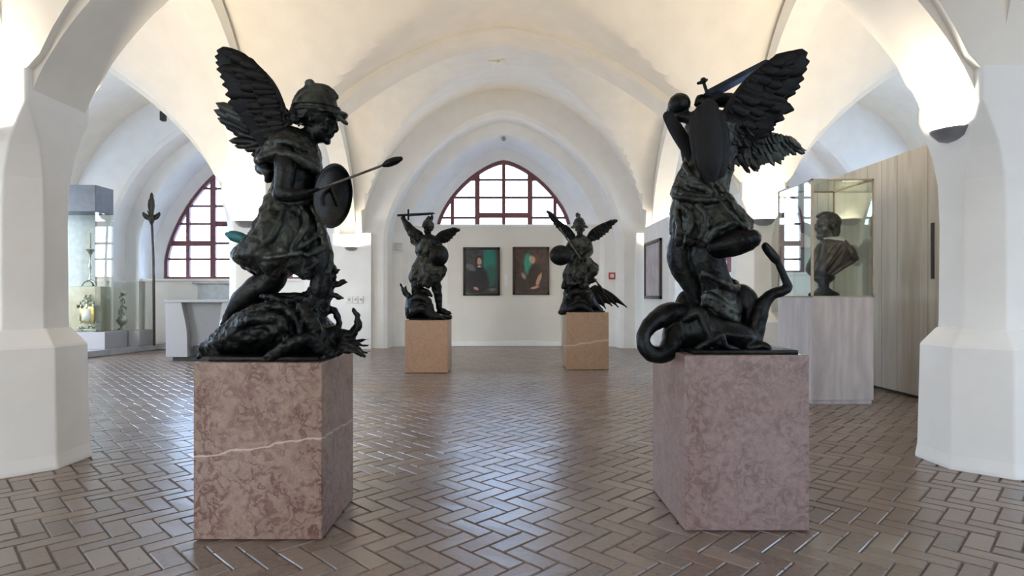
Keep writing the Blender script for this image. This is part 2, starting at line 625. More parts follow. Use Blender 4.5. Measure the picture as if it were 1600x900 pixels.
# niches: centre x, outer half width, outer apex, window centre, window half width, window apex, sill
NICHES = [
    (0., 3.20, 6.35, 0., 1.94, 5.34, 3.38, 3.42),
    (-7.85, 2.70, 6.1, -7.73, 2.17, 5.34, 1.87, 2.35),
    (7.4, 2.55, 6.1, 7.36, 1.40, 5.34, 2.05, 3.5),
]
YW = 16.0
wb = MB()
edges = [-12.2, -4.0, 4.0, 12.2]
for (cx, hw, za, wx, whw, wza, sill, wsp) in NICHES:
    x0, x1 = (-4., 4.) if cx == 0 else ((-12.2, -4.) if cx < 0 else (4., 12.2))
    # the wall plane round the outer arch
    xx = sorted(set([x0, x1, cx - hw, cx + hw] + [x0 + (x1 - x0) * i / 90 for i in range(91)] + [cx + hw * math.sin(a * PI / 60) for a in range(-30, 31)]))
    top = []
    bot = []
    for x in xx:
        u = (x - cx) / hw
        bot.append((x, YW, prof(u, 2.9, za, 1.65) if abs(u) < 1 else None))
    for i in range(len(xx) - 1):
        a, b = xx[i], xx[i + 1]
        mid = (a + b) / 2
        if abs((mid - cx) / hw) < 1:
            za_, zb_ = prof((a - cx) / hw, 2.9, za, 1.65), prof((b - cx) / hw, 2.9, za, 1.65)
        else:
            za_, zb_ = 0., 0.
        wb.add([(a, YW, za_), (b, YW, zb_), (b, YW, 7.4), (a, YW, 7.4)], [(0, 1, 2, 3)])
    e = wsp
    rows = [outline(cx, hw, 2.9, za, YW), outline(cx, hw - .10, 2.9, za - .14, YW + .05), outline(cx, hw - .14, 2.9, za - .18, YW + .55),
            outline((cx + wx) / 2, hw - .42, 2.75, za - .50, YW + .60)]
    skin(wb, rows)
    # splay to the window
    r3 = outline((cx + wx) / 2, hw - .42, 2.75, za - .50, YW + .60)
    r4 = outline(wx, whw + .30, wsp, wza + .28, YW + 1.35, p=1.5)
    r5 = outline(wx, whw + .02, wsp, wza + .02, YW + 1.55, p=1.5)
    r6 = outline(wx, whw, wsp, wza, YW + 1.65, p=1.5)
    skin(wb, [r3, r4, r5, r6])
    # apron wall under the sill and its ledge
    ya = YW + .75
    hwa = hw - .38
    wb.box(cx - hwa, cx + hwa, ya, YW + 2.0, 0, sill - .06)
    wb.box(cx - hwa, cx + hwa, ya - .05, YW + 1.62, sill - .06, sill)
    wb.box(wx - whw, wx + whw, YW + 1.5, YW + 2.0, sill - .01, sill + .005)
# outer shell of the wall above and beside the openings, so no daylight leaks in round the niches
for (cx, hw, za, wx, whw, wza, sill, wsp) in NICHES:
    x0, x1 = (-4., 4.) if cx == 0 else ((-12.2, -4.) if cx < 0 else (4., 12.2))
    xx = sorted(set([x0, x1] + [wx + whw * math.sin(a * PI / 60) for a in range(-30, 31)]))
    for a, b in zip(xx, xx[1:]):
        mid = (a + b) / 2
        if abs((mid - wx) / whw) < 1:
            za_, zb_ = prof((a - wx) / whw, wsp, wza, 1.5), prof((b - wx) / whw, wsp, wza, 1.5)
        else:
            za_, zb_ = 0., 0.
        wb.add([(a, YW + 1.66, za_), (b, YW + 1.66, zb_), (b, YW + 1.66, 7.4), (a, YW + 1.66, 7.4)], [(0, 1, 2, 3)])
for X in (-4., 4.):
    wb.box(X - .5, X + .5, YW - .14, YW + .05, 0, 3.05)
wall = wb.build('wall_back', M['plaster_white'], angle=.5)
tag(wall, 'white end wall with three deep pointed window niches', 'wall', kind='structure')

# the two long walls and the wall behind the camera; tall openings, unseen, added as further windows to bring in more daylight
def side_wall(name, X, face, wins, label):
    w = MB()
    ys_ = sorted(set([-9.2, 18.4] + [q for c in wins for q in (c - 1.5, c + 1.5)]))
    for a, b in zip(ys_, ys_[1:]):
        mid = (a + b) / 2
        x0, x1 = (X, X + .4) if face > 0 else (X - .4, X)
        if any(abs(mid - c) < 1.5 for c in wins):
            w.box(x0, x1, a, b, 0, 1.3)
            w.box(x0, x1, a, b, 4.6, 7.4)
        else:
            w.box(x0, x1, a, b, 0, 7.4)
    o = w.build(name, M['plaster_white'], smooth=False)
    tag(o, label, 'wall', kind='structure')


side_wall('wall_left', -12., -1, (-1.9, 7.4, 12.4), 'white side wall of the left aisle')
side_wall('wall_right', 12., 1, (-1.9, 7.4, 12.9), 'white side wall of the right aisle')
w = MB()
for a, b, o_ in ((-12.4, -9.8, 0), (-9.8, -6.2, 1), (-6.2, 6.2, 0), (6.2, 9.8, 1), (9.8, 12.4, 0)):
    if o_:
        w.box(a, b, -9.4, -9., 0, 1.2)
        w.box(a, b, -9.4, -9., 4.8, 7.4)
    else:
        w.box(a, b, -9.4, -9., 0, 7.4)
tag(w.build('wall_front', M['plaster_white'], smooth=False), 'white wall at the near end of the hall', 'wall', kind='structure')


# windows
def window(idx, wx, whw, wza, sill, wsp, label):
    Yf = YW + 1.62
    fr = MB()
    rim = outline(wx, whw, wsp, wza, 0, sill, p=1.5)
    inn = outline(wx, whw - .085, wsp, wza - .10, 0, sill + .075, p=1.5)
    n = len(rim)
    rg = []
    for a, b in zip(rim, inn):
        rg.append([(a[0], Yf - .06, a[2]), (b[0], Yf - .06, b[2]), (b[0], Yf + .06, b[2]), (a[0], Yf + .06, a[2])])
    fr.rings(rg)
    fr.box(wx - whw, wx + whw, Yf - .07, Yf + .06, sill, sill + .085)

    def ztop(x):
        return prof((x - wx) / whw, wsp, wza, 1.5) - .04

    def xat(z):
        lo, hi = 0., whw
        for _ in range(30):
            m_ = (lo + hi) / 2
            if ztop(wx + m_) > z: lo = m_
            else: hi = m_
        return lo
    for x, t in ((0, .05), (-.77, .075), (.77, .075), (-1.50, .05), (1.50, .05)):
        if abs(x) < whw - .1:
            fr.box(wx + x - t, wx + x + t, Yf - .05, Yf + .05, sill + .03, ztop(wx + x))
    # transoms: height, half thickness, from, to (distance from the centre line)
    if idx == 1:
        tr = ((3.75, .075, 0, .77), (4.27, .032, 0, 9), (4.79, .032, 0, 9), (3.68, .032, .77, 9))
    else:
        tr = ((3.50, .075, 0, .77), (2.93, .075, .77, 9), (2.93, .032, 0, .77), (2.47, .032, 0, 9), (3.50, .032, .77, 9), (4.02, .032, 0, 9), (4.53, .032, 0, 9))
    for z, t, e0, e1 in tr:
        e1 = min(e1, xat(z + t) - .02)
        if z < sill + .1 or e1 <= e0: continue
        for a_, b_ in (((-e1, e1),) if e0 == 0 else ((-e1, -e0), (e0, e1))):
            fr.box(wx + a_, wx + b_, Yf - (.045 if t > .03 else .022), Yf + (.045 if t > .03 else .022), z - t, z + t)
    o = fr.build('window_%d' % idx, M['frame_red'], smooth=False)
    tag(o, label, 'window', kind='structure')
    g = MB()
    pts = outline(wx, whw - .03, wsp, wza - .03, 0, sill + .03, p=1.5)
    g.prism([(p[0], p[2]) for p in pts], Yf - .004, Yf + .004)
    g.build('pane', M['glass'], o, smooth=False)


window(1, 0., 1.94, 5.34, 3.38, 3.42, 'pointed window with dark red bars behind the display panel')
window(2, -7.73, 2.17, 5.34, 1.87, 2.35, 'pointed window with dark red bars in the left aisle')
window(3, 7.36, 1.40, 5.34, 2.05, 3.5, 'pointed window with dark red bars in the right aisle')

# floor: herringbone bricks laid as real relief over a mortar bed
L_, W_, G_ = .29, .125, .006
fl = MB()
c45 = math.cos(PI / 4)


def brick(u0, v0, u1, v1):
    h = [R.uniform(-.002, .002) for _ in range(4)]
    g = G_ / 2
    b_ = .007
    outer = [(u0 + g, v0 + g), (u1 - g, v0 + g), (u1 - g, v1 - g), (u0 + g, v1 - g)]
    inner = [(u0 + g + b_, v0 + g + b_), (u1 - g - b_, v0 + g + b_), (u1 - g - b_, v1 - g - b_), (u0 + g + b_, v1 - g - b_)]
    cu, cv = (u0 + u1) / 2, (v0 + v1) / 2
    x, y = (cu + cv) * c45, (-cu + cv) * c45
    if not (-11.9 < x < 11.9 and -2.5 < y < 17.2):
        return
    if x * x > (1.05 * max(y, 0) + 2.5) ** 2:
        return
    an = R.uniform(-.012, .012)
    ca, sa = math.cos(an), math.sin(an)

    def tr(p, z):
        du, dv = p[0] - cu, p[1] - cv
        u, v = cu + du * ca - dv * sa, cv + du * sa + dv * ca
        return ((u + v) * c45, (-u + v) * c45, z)
    o = len(fl.v)
    fl.v += [tr(p, -.012) for p in outer] + [tr(p, hh) for p, hh in zip(inner, h)]
    fl.f += [(o + 4, o + 5, o + 6, o + 7)] + [(o + i, o + (i + 1) % 4, o + 4 + (i + 1) % 4, o + 4 + i) for i in range(4)]


for m_ in range(-70, 71):
    for k_ in range(-160, 161):
        ux, vy = k_ * W_ + m_ * L_, k_ * W_ - m_ * L_
        brick(ux, vy, ux + L_, vy + W_)
        brick(ux + L_, vy + W_ - L_, ux + L_ + W_, vy + W_)
floor_top = fl
flo = MB()
flo.box(-12.4, 12.4, -9.4, 18.4, -.2, -.008)
flo.f  # bed
bed_faces = len(flo.f)
flo.add(fl.v, fl.f)
me = bpy.data.meshes.new('floor')
me.from_pydata(flo.v, [], flo.f)
me.materials.append(M['mortar'])
me.materials.append(M['brick'])
me.polygons.foreach_set('material_index', [0] * bed_faces + [1] * (len(flo.f) - bed_faces))
me.update()
bmx = bmesh.new(); bmx.from_mesh(me); bmesh.ops.recalc_face_normals(bmx, faces=bmx.faces[:bed_faces] if False else [f for f in bmx.faces if f.index < bed_faces])
for f in bmx.faces:
    if f.index >= bed_faces and f.normal.z < 0:
        f.normal_flip()
bmx.to_mesh(me); bmx.free()
floor = bpy.data.objects.new('floor', me)
COL.objects.link(floor)
tag(floor, 'worn brown brick floor laid in herringbone', 'floor', kind='structure')


# columns
def column(X, Y, label):
    c = MB()
    c.lathe(X, Y, [(.53, -.004), (.53, .03), (.515, .12), (.495, .98), (.485, 1.0), (.40, 1.10), (.375, 1.13)], 8, rot=PI / 8)
    o = c.build('column', M['plaster_white'], smooth=False, bevel=.012)
    tag(o, label, 'column', kind='structure')
    s_ = MB()
    s_.rings([[(X + a * i + b_ * j, Y + b__ * i + a_ * j, z) for (a, b_, b__, a_, i, j) in
               ((a, 0, 0, b, 1, -1), (a, 0, 0, b, 1, 1), (b, 0, 0, a, 1, 1), (b, 0, 0, a, -1, 1), (a, 0, 0, b, -1, 1), (a, 0, 0, b, -1, -1), (b, 0, 0, a, -1, -1), (b, 0, 0, a, 1, -1))]
              for z, a, b in ((1.05, .34, .14), (1.2, .33, .14), (2.0, .325, .135), (2.35, .33, .15), (2.6, .342, .20), (2.8, .353, .28), (2.93, .362, .345), (3.30, .362, .345))])
    s_.build('shaft', M['plaster_white'], o, smooth=False, bevel=.012)


column(-4.08, 5.05, 'white octagonal column at the left edge of the view')
column(4.08, 5.05, 'white octagonal column with broad base in the right foreground')
column(-4.08, 9.8, 'white octagonal column behind the left foreground statue')
column(4.08, 9.8, 'white octagonal column behind the right foreground statue')

# ------------------------------------------------------------------ sconces
warm = (1., .85, .66)


def sconce(X, Y, z, dirx, diry, label, power, wall_mount=False):
    """a shallow grey tray that throws its light upwards; dir points away from its mount"""
    t = empty('wall_lamp', (X, Y, z), label, 'lamp', 'uplights on the columns and piers')
    d = V((dirx, diry, 0)).normalized()
    s_ = V((-d.y, d.x, 0))
    b = MB()
    c0 = V((X, Y, z))
    rg = []
    for (w0, dep, zz) in ((.06, .02, -.06), (.13, .10, -.035), (.17, .17, .02), (.175, .18, .035)):
        ring = []
        for j in range(16):
            a = PI * j / 15
            ring.append(c0 + s_ * (w0 * math.cos(a)) + d * (dep * math.sin(a)) + V((0, 0, zz)))
        rg.append(ring)
    for (w0, dep, zz) in ((.165, .17, .035), (.155, .16, .015), (.10, .1, .0)):
        rg.append([c0 + s_ * (w0 * math.cos(PI * j / 15)) + d * (.005 + dep * math.sin(PI * j / 15)) + V((0, 0, zz)) for j in range(16)])
    b.rings(rg)
    b.build('tray', M['metal_grey'], t)
    e = MB()
    e.tube([*[tuple(c0 + s_ * q + d * .07 + V((0, 0, .012))) + (.012,) for q in (-.09, 0, .09)]], k=1)
    e.build('light_tube', emit_mat('lamp_glow', warm, 30), t)
    ld = bpy.data.lights.new('wall_lamp_light', 'AREA')
    ld.shape = 'RECTANGLE'
    ld.size, ld.size_y = .26, .12
    ld.energy = power
    ld.color = warm
    ld.spread = PI * .95
    lo = bpy.data.objects.new('wall_lamp_light', ld)
    COL.objects.link(lo)
    lo.location = c0 + d * .09 + V((0, 0, .045))
    lo.rotation_euler = (PI, 0, math.atan2(s_.y, s_.x))
    lo.parent = None


P0 = 72
sconce(3.75, 5.0, 2.74, -1, -.12, 'grey uplight on the right foreground column', P0 * .30)
sconce(-4.12, 4.68, 2.66, -.1, -1, 'added grey uplight, out of view, on the near face of the left edge column', P0 * .6)  # lamp beyond the frame, added to brighten the vault at upper left
sconce(4.08, 9.46, 2.56, .1, -1, 'grey uplight on the column beside the vitrine', P0 * .5)
sconce(-4.04, 9.46, 2.53, -.1, -1, 'grey uplight glimpsed behind the left foreground statue', P0 * .5)
sconce(-4.02, 15.86, 2.64, 0, -1, 'grey uplight on the end wall pier left of the left far statue', P0)
sconce(4.10, 15.86, 2.64, 0, -1, 'grey uplight on the end wall pier behind the right foreground statue', P0)


column(-4.08, .4, 'white octagonal column beside the camera on the left')
column(4.08, .4, 'white octagonal column beside the camera on the right')
for (X, Y, dx, dy, lab) in ((-4.08, .4, .93, .3, 'added grey uplight, out of view, on the left column beside the camera'), (4.08, .4, -.93, .3, 'added grey uplight, out of view, on the right column beside the camera'),  # lamps beyond the frame, added to even out the near vault
                            (-4.08, 5.05, 0, 1, 'added grey uplight, unseen, on the far face of the left edge column'), (4.08, 5.05, 0, 1, 'added grey uplight, unseen, on the far face of the right foreground column'),  # lamps hidden behind columns, added to light the arches and far bay
                            (-4.08, 9.8, .3, .95, 'added grey uplight, unseen, on the far face of the column behind the left statue'), (4.08, 9.8, -.3, .95, 'added grey uplight, unseen, on the far face of the column behind the right statue')):
    sconce(X + dx * .35, Y + dy * .35, 2.56, dx, dy, lab, P0 * (1.6 if Y == 5.05 else 1.))


# ------------------------------------------------------------------ pedestals
def pedestal(x0, x1, y0, y1, h, mat, label):
    cx, cy = (x0 + x1) / 2, (y0 + y1) / 2
    o = bpy.data.objects.new('pedestal', None)
    b = MB()
    b.box(x0 - cx, x1 - cx, y0 - cy, y1 - cy, 0.006, h, .006)
    o = b.build('pedestal', mat, smooth=False)
    o.location = (cx, cy, 0)
    tag(o, label, 'pedestal', 'square marble pedestals under the statues')
    return o


def a3(c):
    return tuple(c)


mL = marble_mat('marble_brown_red', (.175, .112, .084), (.285, .20, .155), (.075, .014, .010), .95, (.51, .152, -.06, .007))
mR = marble_mat('marble_mauve', (.205, .138, .126), (.30, .215, .195), (.095, .04, .032), .55)
mT1 = marble_mat('marble_tan', (.34, .21, .135), (.44, .29, .195), (.26, .14, .085), .35)
mT2 = marble_mat('marble_tan_veined', (.32, .205, .125), (.41, .275, .18), (.24, .13, .08), .35, (.49, .16, -.05, .02))
PL = (-1.773, -1.038, 3.436, 4.15, 1.018)
PR = (1.074, 1.812, 3.566, 4.33, 1.046)
PFL = (-1.785, -1.01, 10.88, 11.65, .955)
PFR = (1.19, 1.98, 11.34, 12.12, 1.085)
pedestal(*PL, mL, 'brown-red mottled marble pedestal with a white vein, left foreground')
pedestal(*PR, mR, 'mauve marble pedestal without a white vein, right foreground')
pedestal(*PFL, mT1, 'plain tan marble pedestal under the sword-raising statue at the back')
pedestal(*PFR, mT2, 'tan marble pedestal with one pale vein under the spear statue at the back')


# ------------------------------------------------------------------ statues
class S:
    """maps measured outline points to a standing plane through the statue's axis; dy is metres of depth"""
    def __init__(s, Yc):
        s.Y = Yc
        s.k = Yc / CF

    def p(s, x, y, dy=0.):
        return P(x, y, s.Y + dy)

    def path(s, pts):
        """(px, py, dy, r_px)"""
        return [(*s.p(a, b, c), r * s.k) for a, b, c, r in pts]

    def sec(s, x0, y0, x1, y1, ry, dy=0., dyr=None):
        return (s.p(x0, y0, dy), s.p(x1, y1, dy if dyr is None else dyr), ry)


def poly_at(pts, t):
    n = len(pts) - 1
    f = t * n
    i = min(int(f), n - 1)
    f -= i
    return [a + (b - a) * f for a, b in zip(pts[i], pts[i + 1])]


def wing(s, lead, trail, n, wpx, arm_r, name, mat, parent, th=.006, rows=(1., .68, .42), jitter=1.5, tone=1):
    """lead / trail: (px, py, dy) from shoulder to tip; feathers run from the leading edge to the trailing edge"""
    mb = MB()
    L = catmull(lead, 6)
    T = catmull(trail, 6)
    # plane normal of the wing
    a, b, c = s.p(*L[0]), s.p(*L[-1]), s.p(*T[len(T) // 3])
    nrm = (b - a).cross(c - a)
    nrm.normalize()
    if nrm.y > 0: nrm = -nrm
    for ri, frac in enumerate(rows):
        m = int(n * (1 + .25 * ri))
        for side in ((0,) if ri == 0 else (-1, 1)):
            for i in range(m):
                t = (i + .5) / m
                r0 = s.p(*poly_at(L, min(1, t * .74)))
                tp = poly_at(T, t)
                tp = s.p(tp[0] + R.uniform(-jitter, jitter), tp[1] + R.uniform(-jitter, jitter), tp[2])
                e = r0 + (tp - r0) * frac
                o = nrm * ((i % 3 - 1) * th * .7 + side * th * (1.3 * ri + .4))
                mb.feather(r0 + o, e + o, wpx * s.k * (1 if ri == 0 else .82), nrm, th, .05 if ri == 0 else .02)
    # the arm of the wing
    L = L[:max(4, int(len(L) * .88))]
    m = len(L)
    mb.tube([(*s.p(*q), arm_r * s.k * (1 - .75 * i / (m - 1))) for i, q in enumerate(L)], n=12, k=1, flat=.8)
    # web that closes the gaps between quills
    sheet = []
    K = 18
    for i in range(K + 1):
        t = i / K
        r0, tp = s.p(*poly_at(L, min(1, t * .82))), s.p(*poly_at(T, t))
        e = r0 + (tp - r0) * .92
        sheet.append([r0 + nrm * th * .8, e + nrm * th * .4, e - nrm * th * .4, r0 - nrm * th * .8])
    mb.rings(sheet)
    return mb.build(name, mat, parent)


def helmet_mesh(mb, c, r, fwd, tilt=0., crest=True, visor=True, k=1.):
    """open-faced helmet with brim, visor and crest; c centre, r radius, fwd unit vector the head faces"""
    f = V(fwd).normalized()
    up = (V((0, 0, 1)) + f * tilt)
    up = (up - f * up.dot(f) * 0).normalized()
    f = (f - up * f.dot(up)).normalized()
    sd = up.cross(f)
    c = V(c)

    def q(a, b, h):
        return c + f * a + sd * b + up * h
    rg = []
    for h, rr in ((-.30, 1.02), (-.22, 1.09), (-.10, 1.05), (.2, 1.02), (.5, .95), (.78, .78), (1.02, .50), (1.15, .14)):
        ring = []
        for j in range(28):
            a = 2 * PI * j / 28
            ca = math.cos(a)
            hh = h
            fr = rr
            if h < 0:
                hh = h - (.38 if ca < -.2 else 0.)      # neck guard drops behind
                if visor and ca > .55 and h < -.15: fr = rr * 1.25
            ring.append(q(r * fr * ca * 1.12, r * fr * math.sin(a) * .92, r * hh))
        rg.append(ring)
    mb.rings(rg)
    if visor:
        mb.tube([(*q(r * 1.0, -.5 * r, -.15 * r), .12 * r), (*q(r * 1.68, 0, -.62 * r), .11 * r), (*q(r * 1.0, .5 * r, -.15 * r), .12 * r)], k=5)
        mb.ball(q(r * 1.25, 0, -.2 * r), .5 * r, .5 * r, .16 * r)
    if crest:
        pts = []
        for i in range(9):
            a = PI * (.20 + .80 * i / 8)
            pts.append((*q(math.cos(a) * r * 1.3, 0, math.sin(a) * r * 1.24), r * (.15 + .05 * math.sin(i * .5))))
        mb.tube(pts, k=2)
        mb.tube([(*q(-.30 * r, 0, 1.15 * r), r * .15), (*q(-.38 * r, 0, 1.40 * r), r * .22), (*q(-.50 * r, 0, 1.42 * r), r * .20)], k=3)
    # bands of relief
    for w_ in (.0, .28):
        rr = r * 1.12
        mb.tube([(*q(math.cos(2 * PI * j / 20) * rr * 1.1, math.sin(2 * PI * j / 20) * rr * .93, (w_ - .12) * r), r * .05) for j in range(21)], k=1, n=6, caps=False)


def head_mesh(mb, c, r, fwd, down=.0, neck_to=None):
    """r = half the head height; face with brow, nose, mouth, chin, ears"""
    f = V(fwd).normalized()
    up = (V((0, 0, 1)) + f * down).normalized()
    f = (f - up * f.dot(up)).normalized()
    sd = up.cross(f)
    c = V(c)

    def q(a, b, h):
        return c + f * (a * r) + sd * (b * r) + up * (h * r)

    def ell(cc, a, b, h):
        rg = []
        for i in range(9):
            th = PI * (i + .5) / 9
            rg.append([cc + f * (math.cos(2 * PI * j / 18) * math.sin(th) * a * r) + sd * (math.sin(2 * PI * j / 18) * math.sin(th) * b * r) + up * (math.cos(th) * h * r) for j in range(18)])
        mb.rings(rg)
    ell(q(-.08, 0, .22), .86, .68, .78)
    ell(q(.22, 0, -.35), .52, .50, .62)
    ell(q(.56, 0, -.80), .20, .24, .17)       # chin
    ell(q(.66, 0, .12), .16, .50, .12)        # brow
    mb.tube([(*q(.74, 0, .10), .08 * r), (*q(.95, 0, -.16), .12 * r), (*q(.80, 0, -.26), .12 * r)], k=3)
    for s_ in (-1, 1):
        ell(q(.60, .30 * s_, -.02), .10, .15, .09)
        ell(q(.50, .34 * s_, -.30), .20, .20, .20)
        ell(q(-.05, .70 * s_, -.05), .14, .08, .22)
    ell(q(.72, 0, -.44), .12, .24, .06)
    ell(q(.70, 0, -.55), .12, .20, .06)
    if neck_to is not None:
        n0 = q(-.15, 0, -.55)
        mb.tube([(*n0, .42 * r), (*((n0 + V(neck_to)) / 2), .40 * r), (*V(neck_to), .52 * r)], k=3)


def curls(mb, c, n, rad, size, up=0):
    for i in range(n):
        a = R.uniform(0, 2 * PI)
        h = R.uniform(-1, 1)
        q = V(c) + V((math.cos(a) * rad[0], math.sin(a) * rad[1], h * rad[2]))
        d = V((R.uniform(-1, 1), R.uniform(-1, 1), R.uniform(-1, 1))) * size
        mb.tube([(*q, size * .45), (*(q + d * .8), size * .55), (*(q + d * .8 + V((d.z, d.x, -abs(d.y)))), size * .3)], k=3, n=8)


def hand(mb, s, x, y, dy, size_px, dirx, diry, grip_dir=(1, 0, 0)):
    """fist closed round a shaft: palm, four unequal curled fingers side by side along the shaft, and a thumb"""
    c = s.p(x, y, dy)
    r = size_px * s.k
    g = V(grip_dir).normalized()
    back = V((dirx, 0, diry)).normalized()      # from palm back towards the wrist
    side = g.cross(back).normalized()
    mb.tube([(*(c + back * r * .9 - g * r * .1), r * .42), (*(c + back * r * .45), r * .55), (*(c + side * r * .35), r * .48)], k=3)
    for i in range(4):
        o = g * (r * (-.62 + .40 * i))
        L = (1., 1.12, 1.05, .85)[i]
        mb.tube([(*(c + o + back * r * .45 + side * r * .35), r * .21), (*(c + o + side * r * .62 * L - back * r * .05), r * .20),
                 (*(c + o + side * r * .30 - back * r * .55 * L), r * .19), (*(c + o - side * r * .25 - back * r * .42), r * .17)], k=3, n=10)
    mb.tube([(*(c + back * r * .6 + g * r * .5 + side * r * .1), r * .23), (*(c + g * r * .75 - side * r * .35), r * .21), (*(c + g * r * .45 - back * r * .4 - side * r * .4), r * .18)], k=3, n=10)


def foot(mb, s, heel, toe, dy, r_px, dyt=None):
    a, b = s.p(heel[0], heel[1], dy), s.p(toe[0], toe[1], dy if dyt is None else dyt)
    r = r_px * s.k
    d = b - a
    mb.tube([(*a, r * .9), (*(a + d * .3 + V((0, 0, r * .35))), r * 1.0), (*(a + d * .65), r * .95), (*(a + d * .85), r * .7)], k=4)
    sd = d.normalized().cross(V((0, 0, 1)))
    for i in range(5):
        o = sd * r * (-.75 + .36 * i)
        mb.tube([(*(a + d * .72 + o * .8), r * .36), (*(a + d * (1.02 - .04 * i) + o), r * (.34 - .03 * i))], k=1, n=8)


def scales(mb, pts, size):
    for p_, nrm in pts:
        mb.ball(p_, size * R.uniform(.7, 1.2), size * R.uniform(.7, 1.2), size * R.uniform(.5, .9), 8)


VOX = .0085
BR, BG, BW = M['bronze'], M['bronze_green'], M['bronze_wing']


# ---- left foreground statue: winged figure in profile with shield and lance
s = S(3.80)
st = empty('statue', (-1.405, 3.79, PL[4]), 'dark bronze winged warrior in profile with oval shield and lance, left foreground', 'statue', 'bronze statues of winged warriors on dragons')
b = MB(); b.box(-1.715, -1.075, 3.49, 4.10, PL[4], PL[4] + .028, .006)
b.build('base_plate', BR, st)
b = MB()
b.loft([s.sec(432, 345, 498, 345, .14), s.sec(440, 302, 492, 305, .115), s.sec(426, 268, 498, 278, .14), s.sec(416, 240, 500, 262, .155), s.sec(430, 212, 497, 240, .14), s.sec(452, 196, 494, 216, .08)])
head_mesh(b, s.p(498, 190), 34 * s.k, (1, -.12, -.15), .22, s.p(476, 216))
# near arm: shoulder to gauntlet hand on the lance
b.tube(s.path([(446, 240, -.15, 17), (446, 262, -.19, 16), (444, 286, -.20, 14.5), (440, 303, -.20, 12)]), n=16)
b.tube(s.path([(438, 303, -.20, 12), (460, 305, -.21, 10), (480, 302, -.20, 7.5)]), n=16)
hand(b, s, 489, 299, -.20, 10, -1, -.1, (.93, 0, .36))
# far arm to the shield
b.tube(s.path([(480, 240, .13, 14), (487, 270, .15, 11), (497, 298, .14, 9), (515, 304, .12, 7)]), n=14)
# legs: the left one kneels back, the right one stands on the beast
b.tube(s.path([(430, 355, .07, 28), (426, 400, .08, 30), (424, 434, .06, 24), (400, 454, .05, 22), (376, 472, .05, 17), (362, 488, .05, 11)]), n=18)
b.tube(s.path([(482, 360, -.06, 27), (496, 398, -.07, 24), (502, 430, -.07, 17), (500, 455, -.07, 16), (494, 480, -.06, 11)]), n=18)
foot(b, s, (366, 486), (349, 506), .05, 9)
foot(b, s, (488, 470), (418, 462), -.06, 8)
b.build('body', BR, st, remesh=VOX, sm=2, disp=.010, dsize=.05)
# tunic over chest with sleeve folds
b = MB()
b.loft([s.sec(448, 200, 496, 222, .10), s.sec(428, 214, 500, 240, .165), s.sec(412, 236, 503, 258, .185), s.sec(406, 256, 504, 274, .185)], folds=(.045, [7, 11, 17], 3., 1.2), k=7, n=96)
b.tube(s.path([(405, 250, -.10, 9), (414, 246, -.17, 8), (440, 240, -.21, 7), (470, 250, -.20, 7), (494, 268, -.12, 6)]), k=5)
b.tube(s.path([(408, 262, -.06, 10), (418, 268, -.12, 8), (420, 280, -.10, 6)]), k=5)
b.tube(s.path([(424, 222, -.13, 5), (450, 222, -.20, 5), (480, 236, -.17, 4)]), k=5)
b.build('cape', BG, st, remesh=VOX, sm=1, disp=.024, dsize=.045)
b = MB()
b.loft([s.sec(432, 262, 496, 272, .145), s.sec(426, 290, 490, 296, .135), s.sec(420, 306, 492, 312, .145), s.sec(424, 318, 492, 322, .15)], folds=(.02, [9, 14], 1., .3), k=6, n=72)
b.build('cuirass', BR, st, remesh=VOX, sm=1, disp=.008, dsize=.03)
# belt roll
b = MB()
b.tube([(*s.p(456 + 37 * math.cos(a), 312 + 5 * math.sin(a + .4), -.15 * math.sin(a)), 7.5 * s.k + .006 * math.sin(5 * a)) for a in [2 * PI * i / 24 for i in range(25)]], k=2)
b.build('sash', BG, st, remesh=VOX, sm=1, disp=.012, dsize=.03)
# skirt
b = MB()
b.loft([s.sec(418, 306, 492, 310, .15), s.sec(408, 332, 500, 334, .19), s.sec(398, 362, 506, 362, .23), s.sec(384, 392, 512, 392, .26), s.sec(384, 412, 518, 416, .27), s.sec(396, 424, 516, 426, .24)],
       folds=(.075, [6, 9, 13, 21], 2.6, 2.1), k=9, n=150, hem=.10)
b.loft([s.sec(412, 330, 440, 330, .06, -.17), s.sec(396, 360, 440, 366, .07, -.22), s.sec(368, 398, 438, 402, .07, -.22), s.sec(362, 402, 400, 424, .03, -.18)], folds=(.12, [3, 5, 8], 2., .5), k=8, n=80, hem=.06)
b.loft([s.sec(404, 350, 420, 350, .06, .1), s.sec(376, 380, 412, 386, .08, .1), s.sec(360, 398, 406, 404, .07, .1), s.sec(378, 418, 404, 428, .05, .1)], folds=(.10, [4, 7], 2., 1.5), k=8, n=60)
for q in ([(424, 318, -.16, 3), (414, 350, -.23, 5), (396, 385, -.27, 5), (372, 400, -.24, 3)],
          [(446, 318, -.17, 3), (436, 350, -.24, 5), (418, 380, -.28, 5), (400, 402, -.26, 4), (440, 400, -.28, 4), (470, 396, -.27, 3)],
          [(470, 318, -.16, 3), (478, 350, -.22, 5), (462, 380, -.27, 5), (450, 404, -.27, 3)],
          [(486, 322, -.12, 3), (500, 352, -.16, 5), (506, 384, -.18, 5), (480, 398, -.26, 5)],
          [(505, 352, -.10, 4), (490, 372, -.2, 5), (466, 388, -.25, 4)],
          [(512, 384, -.08, 4), (518, 405, -.10, 5), (512, 424, -.12, 5)]):
    b.tube(s.path(q), k=6, n=10)
b.build('tunic_skirt', BG, st, remesh=VOX, sm=1, disp=.030, dsize=.055)
